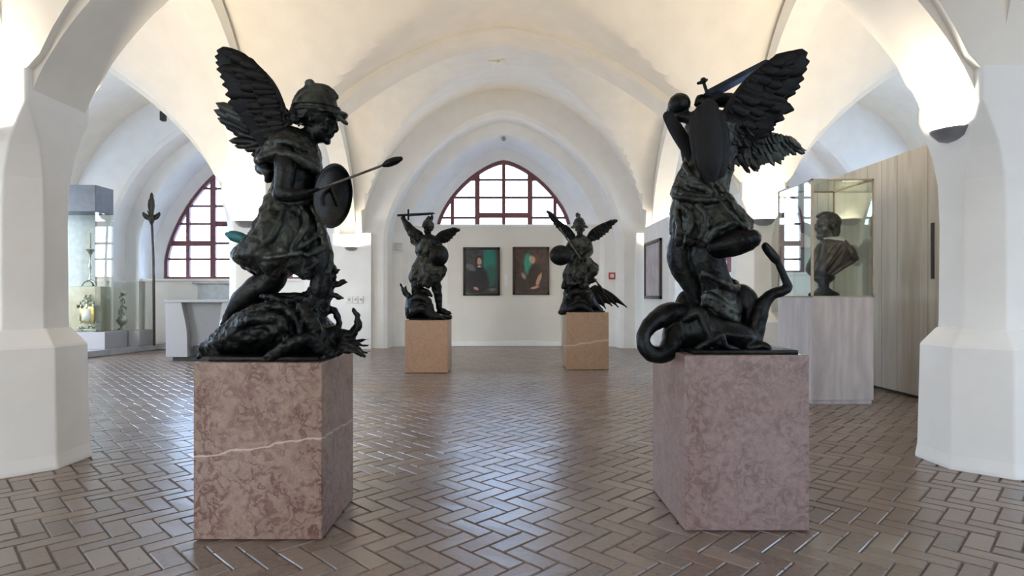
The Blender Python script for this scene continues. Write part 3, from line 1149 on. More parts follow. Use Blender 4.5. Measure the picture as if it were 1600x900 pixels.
# rear flutter of the sash, greenish
b = MB()
b.tube(s.path([(396, 382, .03, 7), (376, 372, .02, 9), (362, 368, .02, 8), (355, 366, .02, 4)]), k=5, flat=.5)
b.build('sash_end', simple('green_patina', (.02, .12, .13), .5, .5), st)
b = MB()
helmet_mesh(b, s.p(494, 173), 30 * s.k, (1, -.12, -.1), .06)
b.build('helmet', BG, st, remesh=.007, sm=1, disp=.010, dsize=.03)
b = MB()
curls(b, s.p(468, 188), 26, (.055, .08, .045), .028)
curls(b, s.p(456, 184), 10, (.02, .06, .03), .022)
b.build('hair', BR, st, remesh=.007)
# shield: shallow oval dish with its hollow side to the viewer
b = MB()
rg = []
for rr, dd in ((.02, .075), (.35, .07), (.7, .05), (.93, .01), (1., -.015), (1.0, -.03), (.92, -.015), (.88, .008), (.68, .038), (.33, .055), (.02, .06)):
    rg.append([s.p(520 + 31 * rr * math.cos(2 * PI * j / 40) + 3 * rr * math.sin(2 * PI * j / 40), 306 - 51 * rr * math.sin(2 * PI * j / 40), .06 + dd + .22 * rr * math.cos(2 * PI * j / 40)) for j in range(40)])
b.rings(rg)
b.tube(s.path([(512, 290, .10, 3), (520, 304, .07, 3), (526, 320, .10, 3)]), k=4)
b.build('shield', BR, st)
b = MB()
b.tube([(*s.p(478, 303.5, -.20), .0075), (*s.p(603, 256.5, -.20), .0075)], k=1, n=12)
b.build('lance_shaft', M['bust'], st)
b = MB()
b.tube(s.path([(600, 258, -.20, 3.2), (606, 255.5, -.20, 5.6), (618, 251, -.20, 5.8), (626, 248, -.20, 3.5)]), k=4)
b.build('lance_head', BR, st)
wing(s, [(448, 226, .06), (446, 196, .05), (441, 170, .03), (428, 136, .0), (408, 111, -.03), (378, 89, -.06), (346, 75, -.08)],
     [(420, 246, .10), (398, 222, .06), (380, 196, .04), (370, 180, .02), (356, 162, .0), (348, 136, -.04), (338, 112, -.06), (335, 92, -.07), (341, 77, -.08)], 15, 10, 9, 'wing', BW, st)
b = MB()
nw = V((-.1, -1, .15))
for (x0, y0, x1, y1, w_, dy) in ((410, 205, 336, 161, 9, .20), (408, 210, 333, 172, 9, .21), (408, 214, 339, 185, 9, .22), (408, 218, 350, 194, 10, .23), (410, 222, 362, 204, 9, .22), (414, 226, 357, 220, 7, .20), (416, 230, 366, 228, 7, .20),
                                 (420, 232, 382, 234, 7, .18), (424, 236, 392, 242, 7, .17), (426, 240, 400, 246, 7, .16), (400, 200, 352, 176, 9, .19), (406, 224, 384, 226, 9, .19), (412, 230, 396, 238, 9, .17)):
    b.feather(s.p(x0, y0, dy), s.p(x1, y1, dy + .06), w_ * s.k, nw, .012, .04)
b.tube(s.path([(436, 224, .16, 9), (412, 212, .19, 9), (390, 196, .22, 7), (366, 180, .25, 4)]), k=4)
b.build('wing', BG, st)
# dragon
b = MB()
b.loft([s.sec(309, 560, 318, 557, .02), s.sec(318, 536, 345, 557, .10), s.sec(350, 512, 370, 557, .22), s.sec(384, 484, 400, 557, .27), s.sec(424, 470, 432, 557, .29),
        s.sec(462, 470, 462, 557, .28), s.sec(496, 488, 486, 557, .24), s.sec(524, 512, 508, 560, .17), s.sec(546, 530, 536, 552, .07)], k=6, n=40, folds=(.035, [5, 8, 12], 6., .4))
# folded beast wings, ribs and back ridges
for q in ([(330, 540, -.16, 4), (372, 500, -.25, 6), (404, 482, -.28, 7), (440, 480, -.30, 6), (462, 500, -.31, 5), (474, 540, -.28, 4)],
          [(352, 530, -.24, 5), (380, 505, -.29, 7), (410, 496, -.33, 9), (440, 505, -.34, 8), (450, 545, -.30, 5)],
          [(420, 558, -.30, 8), (450, 540, -.33, 9), (480, 530, -.32, 9), (500, 545, -.27, 8), (520, 552, -.20, 6)],
          [(470, 480, -.24, 7), (488, 505, -.27, 10), (500, 530, -.24, 9), (515, 548, -.18, 7)]):
    b.tube(s.path(q), k=5)
# neck and spiked head rising on the right
b.tube(s.path([(474, 520, -.10, 26), (488, 486, -.06, 24), (500, 458, -.04, 20), (510, 436, -.03, 15), (516, 424, -.03, 11)]), n=18)
for q in ([(508, 436, -.05, 6), (520, 427, -.05, 4), (526, 423, -.05, 5), (530, 421, -.05, 1.5)], [(508, 448, -.04, 6), (530, 444, -.04, 4), (537, 441, -.04, 5), (545, 441, -.04, 1.5)],
          [(506, 460, -.03, 6), (524, 462, -.03, 4), (530, 465, -.03, 4.5), (537, 466, -.03, 1.5)], [(502, 476, -.03, 6), (514, 484, -.03, 5), (520, 490, -.03, 2)],
          [(520, 485, -.05, 6), (529, 498, -.05, 5), (528, 512, -.05, 5), (520, 522, -.05, 5)],
          [(520, 520, -.08, 12), (540, 526, -.08, 10), (553, 520, -.08, 7.5), (559, 506, -.08, 5.5), (557, 492, -.08, 4), (551, 482, -.08, 1.5)]):
    b.tube(s.path(q), k=5, n=12)
# claws over the edge
for i, (x, y) in enumerate(((577, 530), (578, 539), (578, 549), (572, 556))):
    b.tube(s.path([(535, 538 + 2 * i, -.10 - .04 * i, 8), (556, 534 + 5 * i, -.10 - .05 * i, 4.2), (568, y + 1, -.10 - .05 * i, 3.4), (x, y, -.10 - .05 * i, 1.2)]), k=4, n=10)
for i in range(60):
    b.ball(s.p(R.uniform(462, 508), R.uniform(470, 512), R.uniform(-.27, -.2)), .012, .014, .009, 8)
b.tube(s.path([(409, 463, -.1, 4), (430, 466, -.14, 6), (452, 470, -.14, 7), (474, 462, -.1, 6)]), k=4)
b.build('dragon', BR, st, remesh=.0095, sm=1, disp=.035, dsize=.045)

# ---- right foreground statue: seen from behind, sword raised over the head
s = S(3.94)
st = empty('statue', (1.443, 3.945, PR[4]), 'dark bronze winged warrior seen from behind, sword behind the great wing, right foreground', 'statue', 'bronze statues of winged warriors on dragons')
b = MB(); b.box(1.14, 1.775, 3.62, 4.26, PR[4], PR[4] + .026, .006)
b.build('base_plate', BR, st)
b = MB()
b.loft([s.sec(1062, 340, 1140, 340, .16), s.sec(1066, 300, 1136, 298, .14), s.sec(1072, 262, 1146, 258, .15), s.sec(1070, 225, 1156, 215, .17), s.sec(1078, 192, 1150, 185, .14), s.sec(1090, 176, 1128, 176, .08)])
head_mesh(b, s.p(1060, 170, .06), 24 * s.k, (-.35, .9, -.2), .1, s.p(1090, 186))
b.tube(s.path([(1140, 200, .0, 17), (1156, 178, .04, 14), (1146, 160, .07, 13), (1122, 156, .05, 11), (1100, 158, .03, 9)]), n=16)
hand(b, s, 1094, 158, .02, 11, .9, -.3, (.25, 0, .95))
b.tube(s.path([(1084, 200, .05, 14), (1074, 225, .12, 11), (1076, 250, .2, 10), (1084, 268, .24, 8)]), n=16)
b.tube(s.path([(1092, 380, .02, 20), (1098, 420, .03, 16), (1106, 460, .02, 14), (1110, 500, .0, 12)]), n=14)
# legs
b.tube(s.path([(1082, 350, .04, 28), (1066, 392, .06, 24), (1068, 416, .06, 22), (1082, 446, .05, 17), (1092, 478, .05, 14), (1094, 510, .05, 12)]), n=18)
b.tube(s.path([(1112, 350, -.04, 28), (1106, 400, -.08, 26), (1118, 434, -.09, 21), (1128, 462, -.09, 21), (1130, 495, -.08, 18), (1128, 530, -.07, 15)]), n=18)
b.tube(s.path([(1110, 366, -.10, 26), (1132, 374, -.16, 23), (1152, 376, -.22, 19), (1164, 376, -.26, 17)]), n=18)
foot(b, s, (1126, 538), (1104, 543), -.10, 11, -.22)
b.build('body', BR, st, remesh=VOX, sm=2, disp=.010, dsize=.05)
# boots
b = MB()
b.loft([s.sec(1104, 438, 1146, 444, .085, -.09), s.sec(1103, 470, 1152, 474, .09, -.09), s.sec(1104, 500, 1154, 502, .08, -.08), s.sec(1100, 536, 1158, 538, .07, -.08)], folds=(.05, [5, 9], 3., .2), k=7, n=60)
for y, dx in ((474, 0), (486, -2), (440, -4)):
    b.tube([(*s.p(1128 + dx + 27 * math.cos(a), y + 6 * math.sin(a * 2) + 8 * math.cos(a), -.09 - .10 * math.sin(a)), 5.5 * s.k) for a in [2 * PI * i / 20 for i in range(21)]], k=2)
b.build('boot', BG, st, remesh=VOX, sm=1, disp=.022, dsize=.04)
b = MB()
b.tube(s.path([(1120, 384, -.18, 17), (1145, 380, -.22, 19), (1166, 375, -.26, 17), (1173, 373, -.27, 15)]), n=16)
b.tube(s.path([(1122, 396, -.19, 8), (1150, 393, -.23, 7), (1174, 386, -.27, 5)]), n=12)
b.build('boot', BR, st, remesh=VOX, sm=1, disp=.006, dsize=.03)
# tunic
b = MB()
b.loft([s.sec(1078, 205, 1150, 200, .18), s.sec(1070, 250, 1146, 250, .17), s.sec(1058, 278, 1138, 286, .17), s.sec(1051, 300, 1136, 304, .18), s.sec(1054, 312, 1138, 312, .17)], folds=(.06, [6, 10, 15], 3., .8), k=8, n=110)
for q in ([(1062, 278, -.1, 4), (1090, 292, -.2, 5), (1132, 296, -.12, 4)], [(1056, 292, -.1, 4), (1080, 306, -.2, 5), (1110, 306, -.21, 4)], [(1070, 255, -.1, 4), (1082, 280, -.18, 5), (1112, 300, -.2, 4)]):
    b.tube(s.path(q), k=5, n=10)
b.build('tunic', BG, st, remesh=VOX, sm=1, disp=.030, dsize=.055)
b = MB()
b.loft([s.sec(1054, 304, 1138, 304, .17), s.sec(1050, 326, 1150, 322, .21), s.sec(1050, 348, 1164, 344, .25), s.sec(1052, 368, 1170, 362, .25), s.sec(1058, 388, 1146, 376, .21)], folds=(.075, [6, 9, 14, 20], 3.2, .4), k=9, n=150, hem=.09)
for q in ([(1110, 285, -.19, 2.2), (1124, 310, -.23, 2.5), (1142, 334, -.28, 2.5), (1168, 358, -.28, 2.5)], [(1120, 284, -.18, 4), (1138, 308, -.22, 4), (1158, 336, -.25, 5), (1166, 352, -.25, 5)],
          [(1064, 318, -.15, 4), (1080, 340, -.24, 5), (1074, 366, -.24, 5)], [(1086, 316, -.2, 4), (1104, 340, -.27, 5), (1094, 372, -.25, 5)],
          [(1058, 330, -.1, 4), (1062, 356, -.2, 6), (1060, 380, -.18, 6)], [(1150, 346, -.22, 5), (1122, 356, -.28, 6), (1104, 376, -.26, 5)],
          [(1056, 308, -.14, 5), (1090, 312, -.23, 6), (1130, 312, -.2, 5)]):
    b.tube(s.path(q), k=6, n=10)
b.build('tunic_skirt', BG, st, remesh=VOX, sm=1, disp=.030, dsize=.055)
b = MB()
helmet_mesh(b, s.p(1060, 161, .06), 13.5 * s.k, (-.35, .9, -.2), .1, crest=False, visor=False)
b.ball(s.p(1060, 163, .03), 15 * s.k, 15 * s.k, 16 * s.k)
b.build('helmet', BR, st, remesh=.007, sm=2)
# sword
b = MB()
d = (s.p(1206, 95, .10) - s.p(1106, 149, .0))
q0 = s.p(1106, 149, 0.)
up_ = V((0, 0, 1)) - d.normalized() * d.normalized().z
up_.normalize()
nn = d.normalized().cross(up_)
rg = []
for t, w_ in ((0, 8.2), (.5, 7.8), (.92, 6.8), (1., .5)):
    c_ = q0 + d * t
    rg.append([c_ + up_ * w_ * s.k, c_ + nn * .009, c_ - up_ * w_ * s.k, c_ - nn * .009])
b.rings(rg)
b.build('sword_blade', M['steel'], st, smooth=False)
b = MB()
b.tube(s.path([(1099, 128, 0, 2.6), (1103, 140, 0, 2.6), (1108, 155, 0, 2.8), (1112, 163, 0, 3)]), k=2)
b.ball(s.p(1099, 126), 5 * s.k)
b.tube(s.path([(1091, 130, 0, 2.4), (1099, 128, 0, 2.8), (1104, 125, 0, 2.2)]), k=3)
b.tube(s.path([(1101, 148, -.02, 2.4), (1107, 150, 0, 2.8), (1116, 154, .02, 2.4)]), k=3)
b.build('sword_hilt', BR, st)
wing(s, [(1124, 214, -.05), (1132, 182, -.10), (1150, 150, -.14), (1172, 122, -.16), (1196, 103, -.18), (1224, 86, -.2), (1252, 71, -.22)],
     [(1146, 246, -.06), (1166, 234, -.08), (1188, 222, -.10), (1208, 206, -.12), (1216, 192, -.13), (1241, 172, -.16), (1230, 156, -.16), (1247, 142, -.18), (1258, 120, -.2), (1265, 98, -.22), (1262, 78, -.22)], 17, 11, 8, 'wing', BW, st)
wing(s, [(1122, 206, .04), (1150, 200, .06), (1186, 206, .10), (1216, 212, .14), (1240, 222, .18), (1260, 233, .20)],
     [(1128, 262, .0), (1150, 262, .02), (1166, 262, .05), (1181, 267, .06), (1198, 260, .09), (1221, 255, .12), (1226, 244, .14), (1240, 240, .17), (1263, 237, .20)], 15, 7.5, 6, 'wing', BG, st, jitter=2.5)
# long folded pinions hanging over the back
b = MB()
for (x0, y0, x1, y1, w0, dy) in ((1044, 176, 1090, 262, 10, -.02), (1050, 182, 1098, 280, 9, -.06), (1108, 164, 1112, 292, 17, -.20), (1090, 178, 1106, 284, 15, -.17), (1124, 180, 1122, 296, 14, -.16), (1098, 170, 1110, 300, 15, -.19)):
    b.tube([(*s.p(x0, y0 + 6, dy), w0 * .85 * s.k), (*s.p(x0 + (x1 - x0) * .3, y0 + (y1 - y0) * .33, dy), w0 * 1.15 * s.k), (*s.p(x0 + (x1 - x0) * .7, y0 + (y1 - y0) * .7, dy), w0 * s.k), (*s.p(x1, y1, dy + .04), w0 * .25 * s.k)], k=5, n=14, flat=.45)
b.build('folded_pinions', BW, st)
b = MB()
for i in range(46):
    t = R.random()
    x, y = 1126 + 50 * R.random(), 190 + 66 * t
    a = s.p(x, y, -.15 + .1 * R.random())
    b.feather(a, a + V((.05 * R.uniform(.4, 1.), -.01, -.07 * R.uniform(.6, 1))), .015, (0, -1, .1), .006, .03, 5)
b.build('covert_feathers', BG, st)
# dragon
b = MB()
b.loft([s.sec(1040, 500, 1050, 545, .06), s.sec(1060, 482, 1062, 548, .16), s.sec(1085, 474, 1085, 547, .24), s.sec(1115, 490, 1115, 547, .27), s.sec(1145, 500, 1145, 547, .26), s.sec(1165, 512, 1165, 547, .2), s.sec(1178, 528, 1178, 548, .1)], k=6, n=36, folds=(.05, [4, 7, 11], 5., .9))
b.tube(s.path([(1096, 530, .0, 20), (1074, 500, -.02, 21), (1048, 491, -.06, 19), (1026, 500, -.12, 15), (1009, 517, -.16, 11.5), (1005, 536, -.18, 10.5), (1016, 552, -.18, 12), (1036, 553, -.15, 14), (1050, 536, -.10, 17), (1056, 515, -.06, 18), (1064, 504, -.02, 17)]), n=22, k=6)
b.tube(s.path([(1128, 540, .04, 20), (1140, 500, .05, 20), (1150, 465, .04, 19), (1164, 464, .02, 17), (1172, 490, .0, 17), (1172, 528, -.02, 16)]), n=20, k=6)
b.tube(s.path([(1174, 538, -.05, 15), (1184, 500, -.06, 13.5), (1192, 476, -.07, 11), (1206, 460, -.08, 9), (1222, 455, -.09, 8.5), (1231, 449, -.09, 7), (1226, 434, -.09, 6), (1218, 416, -.09, 5.2), (1211, 402, -.09, 5)]), n=18, k=6)
b.tube(s.path([(1212, 405, -.09, 7.5), (1203, 394, -.09, 7.5), (1196, 385, -.09, 6.5)]), n=14, k=3)
b.tube(s.path([(1070, 500, -.18, 5), (1094, 488, -.22, 8), (1108, 520, -.28, 7), (1122, 536, -.29, 5)]), k=5)
b.tube(s.path([(1060, 488, .1, 12), (1072, 466, .12, 13), (1082, 472, .1, 14), (1092, 500, .08, 12)]), k=5)
b.tube(s.path([(1090, 545, -.26, 5), (1112, 532, -.30, 6), (1126, 524, -.30, 5), (1134, 540, -.29, 5), (1152, 546, -.27, 4)]), k=5)
for i in range(3):
    b.tube(s.path([(1172, 544, -.16 - .03 * i, 7), (1184 + 5 * i, 536 + 2 * i, -.2 - .03 * i, 6), (1200 + 2 * i, 544, -.22 - .04 * i, 3)]), k=4)
b.build('dragon', BR, st, remesh=.0095, sm=1, disp=.012, dsize=.06)

# ---- far left statue: raised sword
s = S(11.25)
st = empty('statue', (-1.4, 11.25, PFL[4]), 'small-looking dark bronze winged warrior raising a level sword, back left', 'statue', 'bronze statues of winged warriors on dragons')
b = MB()
b.loft([s.sec(648, 420, 684, 420, .17), s.sec(652, 404, 680, 404, .15), s.sec(650, 388, 684, 388, .18), s.sec(652, 374, 684, 374, .17), s.sec(662, 367, 678, 367, .09)])
head_mesh(b, s.p(669, 358, -.05), 10 * s.k, (-.2, -1, -.2), .2, s.p(669, 372))
b.tube(s.path([(660, 378, -.03, 9), (652, 369, -.06, 9.5), (643, 361, -.07, 8), (635, 350, -.07, 5.5), (630, 342, -.07, 4.2)]))
hand(b, s, 630, 338, -.07, 3.6, .3, -1, (1, 0, .05))
b.tube(s.path([(680, 378, 0, 7), (688, 390, -.08, 6), (684, 402, -.16, 5)]))
b.tube(s.path([(658, 420, -.03, 9), (652, 440, -.10, 9), (650, 458, -.08, 7), (652, 476, -.06, 6)]))
b.tube(s.path([(674, 420, .0, 9), (681, 445, .02, 8), (685, 466, .04, 6), (686, 482, .04, 4.5)]))
foot(b, s, (686, 486), (704, 490), .03, 4.5, -.05)
b.build('body', BR, st, remesh=.013, sm=1, disp=.035, dsize=.07)
b = MB()
b.loft([s.sec(652, 374, 684, 376, .19), s.sec(649, 392, 682, 392, .19), s.sec(655, 403, 680, 403, .15)], folds=(.09, [6, 9], 3., .2), k=6, n=60)
b.loft([s.sec(653, 400, 682, 401, .15), s.sec(645, 416, 691, 414, .25), s.sec(641, 436, 697, 428, .30), s.sec(648, 450, 680, 446, .25)], folds=(.15, [5, 8, 12], 4., .2), k=8, n=100, hem=.10)
b.build('tunic', BG, st, remesh=.012, disp=.055, dsize=.07)
b = MB()
rg = []
for rr, dd in ((.02, -.10), (.5, -.08), (.85, -.03), (1., 0), (1., .03), (.5, -.03), (.02, -.05)):
    rg.append([s.p(686 + 15 * rr * math.cos(2 * PI * j / 32), 399 - 17 * rr * math.sin(2 * PI * j / 32), -.22 + dd + .08 * rr * math.cos(2 * PI * j / 32)) for j in range(32)])
b.rings(rg)
b.build('shield', BR, st)
b = MB()
helmet_mesh(b, s.p(669, 352, -.04), 9 * s.k, (-.2, -1, -.15), .15)
b.ball(s.p(675, 340), 2.2 * s.k, 3 * s.k, 5 * s.k)
b.build('helmet', BG, st, remesh=.012)
b = MB()
b.tube([(*s.p(622, 336.5, -.07), .022), (*s.p(638, 335.8, -.07), .022)], k=1)
b.tube([(*s.p(638, 328, -.07), .018), (*s.p(638, 343, -.07), .018)], k=1)
b.build('sword_hilt', BR, st)
b = MB()
a0, a1 = s.p(638, 335.8, -.07), s.p(680, 333.5, -.07)
b.rings([[c_ + V((0, 0, w_)), c_ + V((0, -.012, 0)), c_ - V((0, 0, w_)), c_ + V((0, .012, 0))] for c_, w_ in ((a0, .028), (a0 + (a1 - a0) * .9, .022), (a1, .003))])
b.build('sword_blade', M['steel'], st, smooth=False)
wing(s, [(680, 374, .1), (688, 364, .12), (702, 358, .14), (721, 355, .16)], [(684, 386, .1), (693, 380, .12), (700, 379, .13), (708, 372, .14), (721, 357, .16)], 9, 2.9, 3, 'wing', BW, st, th=.012, jitter=.4)
wing(s, [(656, 372, .16), (648, 364, .25), (644, 362, .34), (641, 368, .42)], [(656, 386, .16), (650, 386, .25), (646, 384, .34), (641, 380, .42)], 7, 2.6, 3, 'wing', BW, st, th=.012, jitter=.4)
b = MB()
b.loft([s.sec(634, 490, 636, 498, .1), s.sec(635, 470, 642, 498, .22), s.sec(643, 461, 652, 498, .3), s.sec(664, 462, 664, 498, .32), s.sec(676, 484, 678, 498, .30), s.sec(694, 490, 694, 498, .24), s.sec(706, 492, 706, 499, .12)], k=5, n=30, folds=(.10, [4, 7, 9], 5., .2))
for q in ([(640, 466, -.1, 4), (632, 458, -.12, 3), (628, 448, -.12, 2), (625, 442, -.12, .8)], [(640, 464, -.15, 3.5), (634, 452, -.15, 2), (635, 445, -.15, .8)],
          [(642, 472, -.2, 5), (655, 464, -.28, 6), (668, 470, -.3, 6), (674, 486, -.3, 5)], [(645, 488, -.3, 6), (660, 482, -.36, 6), (672, 492, -.34, 5), (690, 496, -.3, 4)],
          [(650, 455, -.05, 5), (664, 455, -.1, 5), (674, 462, -.1, 3)]):
    b.tube(s.path(q), k=4)
b.build('dragon', BR, st, remesh=.016, disp=.04, dsize=.08)
b = MB(); b.box(-1.72, -1.06, 10.93, 11.58, PFL[4], PFL[4] + .03, .006)
b.build('base_plate', BR, st)

# ---- far right statue: spread wings and spear
s = S(11.73)
st = empty('statue', (1.585, 11.73, PFR[4]), 'dark bronze warrior with both wings spread thrusting a long spear down, back right', 'statue', 'bronze statues of winged warriors on dragons')
b = MB()
b.loft([s.sec(890, 420, 920, 420, .17), s.sec(893, 404, 918, 404, .15), s.sec(892, 388, 921, 388, .18), s.sec(894, 374, 920, 374, .17), s.sec(900, 368, 913, 368, .09)])
head_mesh(b, s.p(906, 359, -.05), 10 * s.k, (-.15, -1, -.3), .25, s.p(906, 373))
b.tube(s.path([(895, 378, -.02, 6), (888, 388, -.12, 5.5), (882, 396, -.2, 4.5)]))
b.tube(s.path([(918, 379, -.02, 6), (922, 392, -.14, 5.2), (914, 404, -.24, 4.2)]))
hand(b, s, 909, 406, -.25, 4, 1, .3, (.5, 0, -.86))
b.tube(s.path([(898, 420, -.03, 8.5), (892, 436, -.10, 8), (888, 450, -.06, 6.5), (888, 470, -.02, 5)]))
b.tube(s.path([(912, 418, -.03, 8.5), (924, 420, -.20, 8), (928, 424, -.27, 7), (916, 438, -.20, 6), (914, 458, -.15, 5)]))
foot(b, s, (914, 464), (916, 470), -.14, 4, -.3)
foot(b, s, (888, 474), (884, 480), -.02, 4.5, -.2)
b.build('body', BG, st, remesh=.013, sm=1, disp=.035, dsize=.07)
b = MB()
b.loft([s.sec(892, 376, 921, 376, .19), s.sec(892, 394, 919, 394, .18), s.sec(893, 403, 919, 403, .15)], folds=(.09, [6, 9], 3., .2), k=6, n=60)
b.loft([s.sec(892, 401, 920, 401, .15), s.sec(885, 414, 928, 412, .26), s.sec(881, 430, 932, 424, .30), s.sec(884, 446, 918, 444, .25)], folds=(.15, [5, 8, 12], 4., .9), k=8, n=100, hem=.10)
b.build('tunic', BG, st, remesh=.012, disp=.055, dsize=.07)
b = MB()
rg = []
for rr, dd in ((.02, -.10), (.5, -.08), (.85, -.03), (1., 0), (1., .03), (.5, -.03), (.02, -.05)):
    rg.append([s.p(876 + 17.5 * rr * math.cos(2 * PI * j / 32), 399 - 16 * rr * math.sin(2 * PI * j / 32), -.27 + dd - .05 * rr * math.cos(2 * PI * j / 32)) for j in range(32)])
b.rings(rg)
b.build('shield', BR, st)
b = MB()
helmet_mesh(b, s.p(905, 350, -.04), 9.5 * s.k, (-.15, -1, -.2), .2)
b.lathe(s.p(905, 354).x, s.p(905, 354).y - .04, [(.05, s.p(0, 356).z), (.175, s.p(0, 356.5).z), (.17, s.p(0, 355).z), (.10, s.p(0, 350).z), (.05, s.p(0, 349).z)], 24)
b.ball(s.p(902, 336, .02), 3 * s.k, 4 * s.k, 4 * s.k)
b.build('helmet', BG, st, remesh=.012)
b = MB()
b.tube([(*s.p(874, 356, -.25), .014), (*s.p(934, 443, -.25), .014)], k=1)
b.build('spear_shaft', M['bust'], st)
b = MB()
a0 = s.p(934, 443, -.25)
b.feather(a0, s.p(944, 458, -.25), .03, (0, -1, 0), .012, 0)
b.build('spear_head', BR, st)
wing(s, [(896, 368, .08), (888, 357, .10), (876, 348, .12), (864, 336, .14), (851, 325, .16)], [(896, 382, .08), (888, 374, .10), (876, 364, .12), (866, 352, .14), (858, 340, .15), (851, 327, .16)], 10, 2.7, 3, 'wing', BW, st, th=.012, jitter=.4)
wing(s, [(917, 376, .08), (924, 362, .10), (938, 352, .12), (952, 346, .14), (967, 341, .16)], [(918, 388, .08), (926, 378, .10), (936, 375, .11), (944, 368, .12), (952, 362, .13), (960, 350, .15), (967, 343, .16)], 10, 3, 3, 'wing', BW, st, th=.012, jitter=.6)
b = MB()
b.loft([s.sec(874, 484, 875, 489, .1), s.sec(880, 468, 884, 489, .22), s.sec(884, 450, 892, 489, .28), s.sec(904, 444, 906, 489, .32), s.sec(922, 450, 922, 489, .32), s.sec(932, 472, 932, 489, .26), s.sec(942, 482, 940, 488, .12)], k=5, n=30, folds=(.10, [4, 7, 9], 5., .2))
for q in ([(884, 478, -.1, 5), (890, 464, -.24, 6), (902, 456, -.28, 6), (916, 460, -.3, 6), (926, 476, -.28, 5)], [(876, 488, -.2, 4), (890, 484, -.3, 6), (906, 478, -.34, 6), (922, 486, -.3, 5)],
          [(882, 448, -.1, 5), (884, 436, -.1, 3.5), (888, 426, -.1, 2)], [(908, 448, -.15, 6), (920, 440, -.18, 5), (930, 438, -.2, 3)]):
    b.tube(s.path(q), k=4)
b.build('dragon', BR, st, remesh=.016, disp=.04, dsize=.08)
# ribbed leathery wing of the beast spread to the right
b = MB()
ribs = [((920, 455), (934, 482)), ((924, 452), (946, 482)), ((926, 450), (956, 478)), ((928, 449), (966, 480)), ((930, 448), (979, 480))]
for (a, c_) in ribs:
    b.tube(s.path([(a[0], a[1], -.05, 3), ((a[0] + c_[0]) / 2, (a[1] + c_[1]) / 2 - 5, -.06, 2.2), (c_[0], c_[1], -.1, 1)]), k=4, n=8)
rg = []
K = 24
for i in range(K + 1):
    t = i / K
    A = poly_at([(r_[0][0], r_[0][1]) for r_ in ribs], t)
    f = t * 4
    sc_ = 1 - .22 * math.sin((f % 1) * PI)
    B = poly_at([(r_[1][0], r_[1][1]) for r_ in ribs], t)
    B = [A[0] + (B[0] - A[0]) * sc_, A[1] + (B[1] - A[1]) * sc_]
    Mx = [(A[0] + B[0]) / 2, (A[1] + B[1]) / 2 - 5]
    rg.append([s.p(*A, -.05), s.p(*Mx, -.06), s.p(*B, -.10), s.p(B[0], B[1], -.09), s.p(*Mx, -.045), s.p(*A, -.035)])
b.rings(rg)
b.build('dragon_wing', BR, st)
b = MB(); b.box(1.25, 1.92, 11.40, 12.06, PFR[4], PFR[4] + .03, .006)
b.build('base_plate', BR, st)

# ------------------------------------------------------------------ display case with bust
t = empty('display_case', (4.36, 8.21, 0), 'glass display case on a limed wood plinth, right of the foreground statue', 'display case')
b = MB(); b.box(3.985, 4.745, 7.76, 8.66, 0.002, .06)
b.build('plinth_foot', M['wood_grey'], t, smooth=False)
b = MB(); b.box(3.96, 4.76, 7.74, 8.68, .055, 1.385, .004)
b.build('plinth', M['wood_grey'], t, smooth=False)
b = MB()
x0, x1, y0, y1, z0, z1 = 3.965, 4.755, 7.745, 8.675, 1.387, 2.895
q = .009
for x in (x0, x1):
    for y in (y0, y1):
        w_ = .022 if (x == x0 and y == y0) else q
        b.box(x - q, x + w_, y - q, y + q, z0, z1)
for z in (z0, z1):
    for y in (y0, y1):
        b.box(x0 - q, x1 + q, y - q, y + q, z - q, z + q)
    for x in (x0, x1):
        b.box(x - q, x + q, y0 - q, y1 + q, z - q, z + q)
b.build('frame', M['case_frame'], t, smooth=False)
for nm, dims in (('glass_pane', (x0, x1, y0 - .004, y0 + .004, z0, z1)), ('glass_pane', (x0, x1, y1 - .004, y1 + .004, z0, z1)), ('glass_pane', (x0 - .004, x0 + .004, y0, y1, z0, z1)),
                 ('glass_pane', (x1 - .004, x1 + .004, y0, y1, z0, z1)), ('glass_lid', (x0, x1, y0, y1, z1 - .004, z1 + .004))):
    b = MB(); b.box(*dims)
    b.build(nm, M['case_glass'], t, smooth=False)

s = S(8.15)
t = empty('portrait_bust', (4.30, 8.15, 1.395), 'bronze bust of a bearded man in profile inside the glass display case', 'bust')
b = MB()
head_mesh(b, s.p(1291, 353), 20 * s.k, (-1, -.18, 0), 0.05, s.p(1297, 380))
b.loft([s.sec(1286, 372, 1308, 374, .09), s.sec(1278, 384, 1322, 380, .20), s.sec(1270, 404, 1330, 396, .25), s.sec(1263, 424, 1316, 414, .22), s.sec(1274, 432, 1300, 430, .12)], n=60, k=6, folds=(.04, [5, 8, 11], 3., .2))
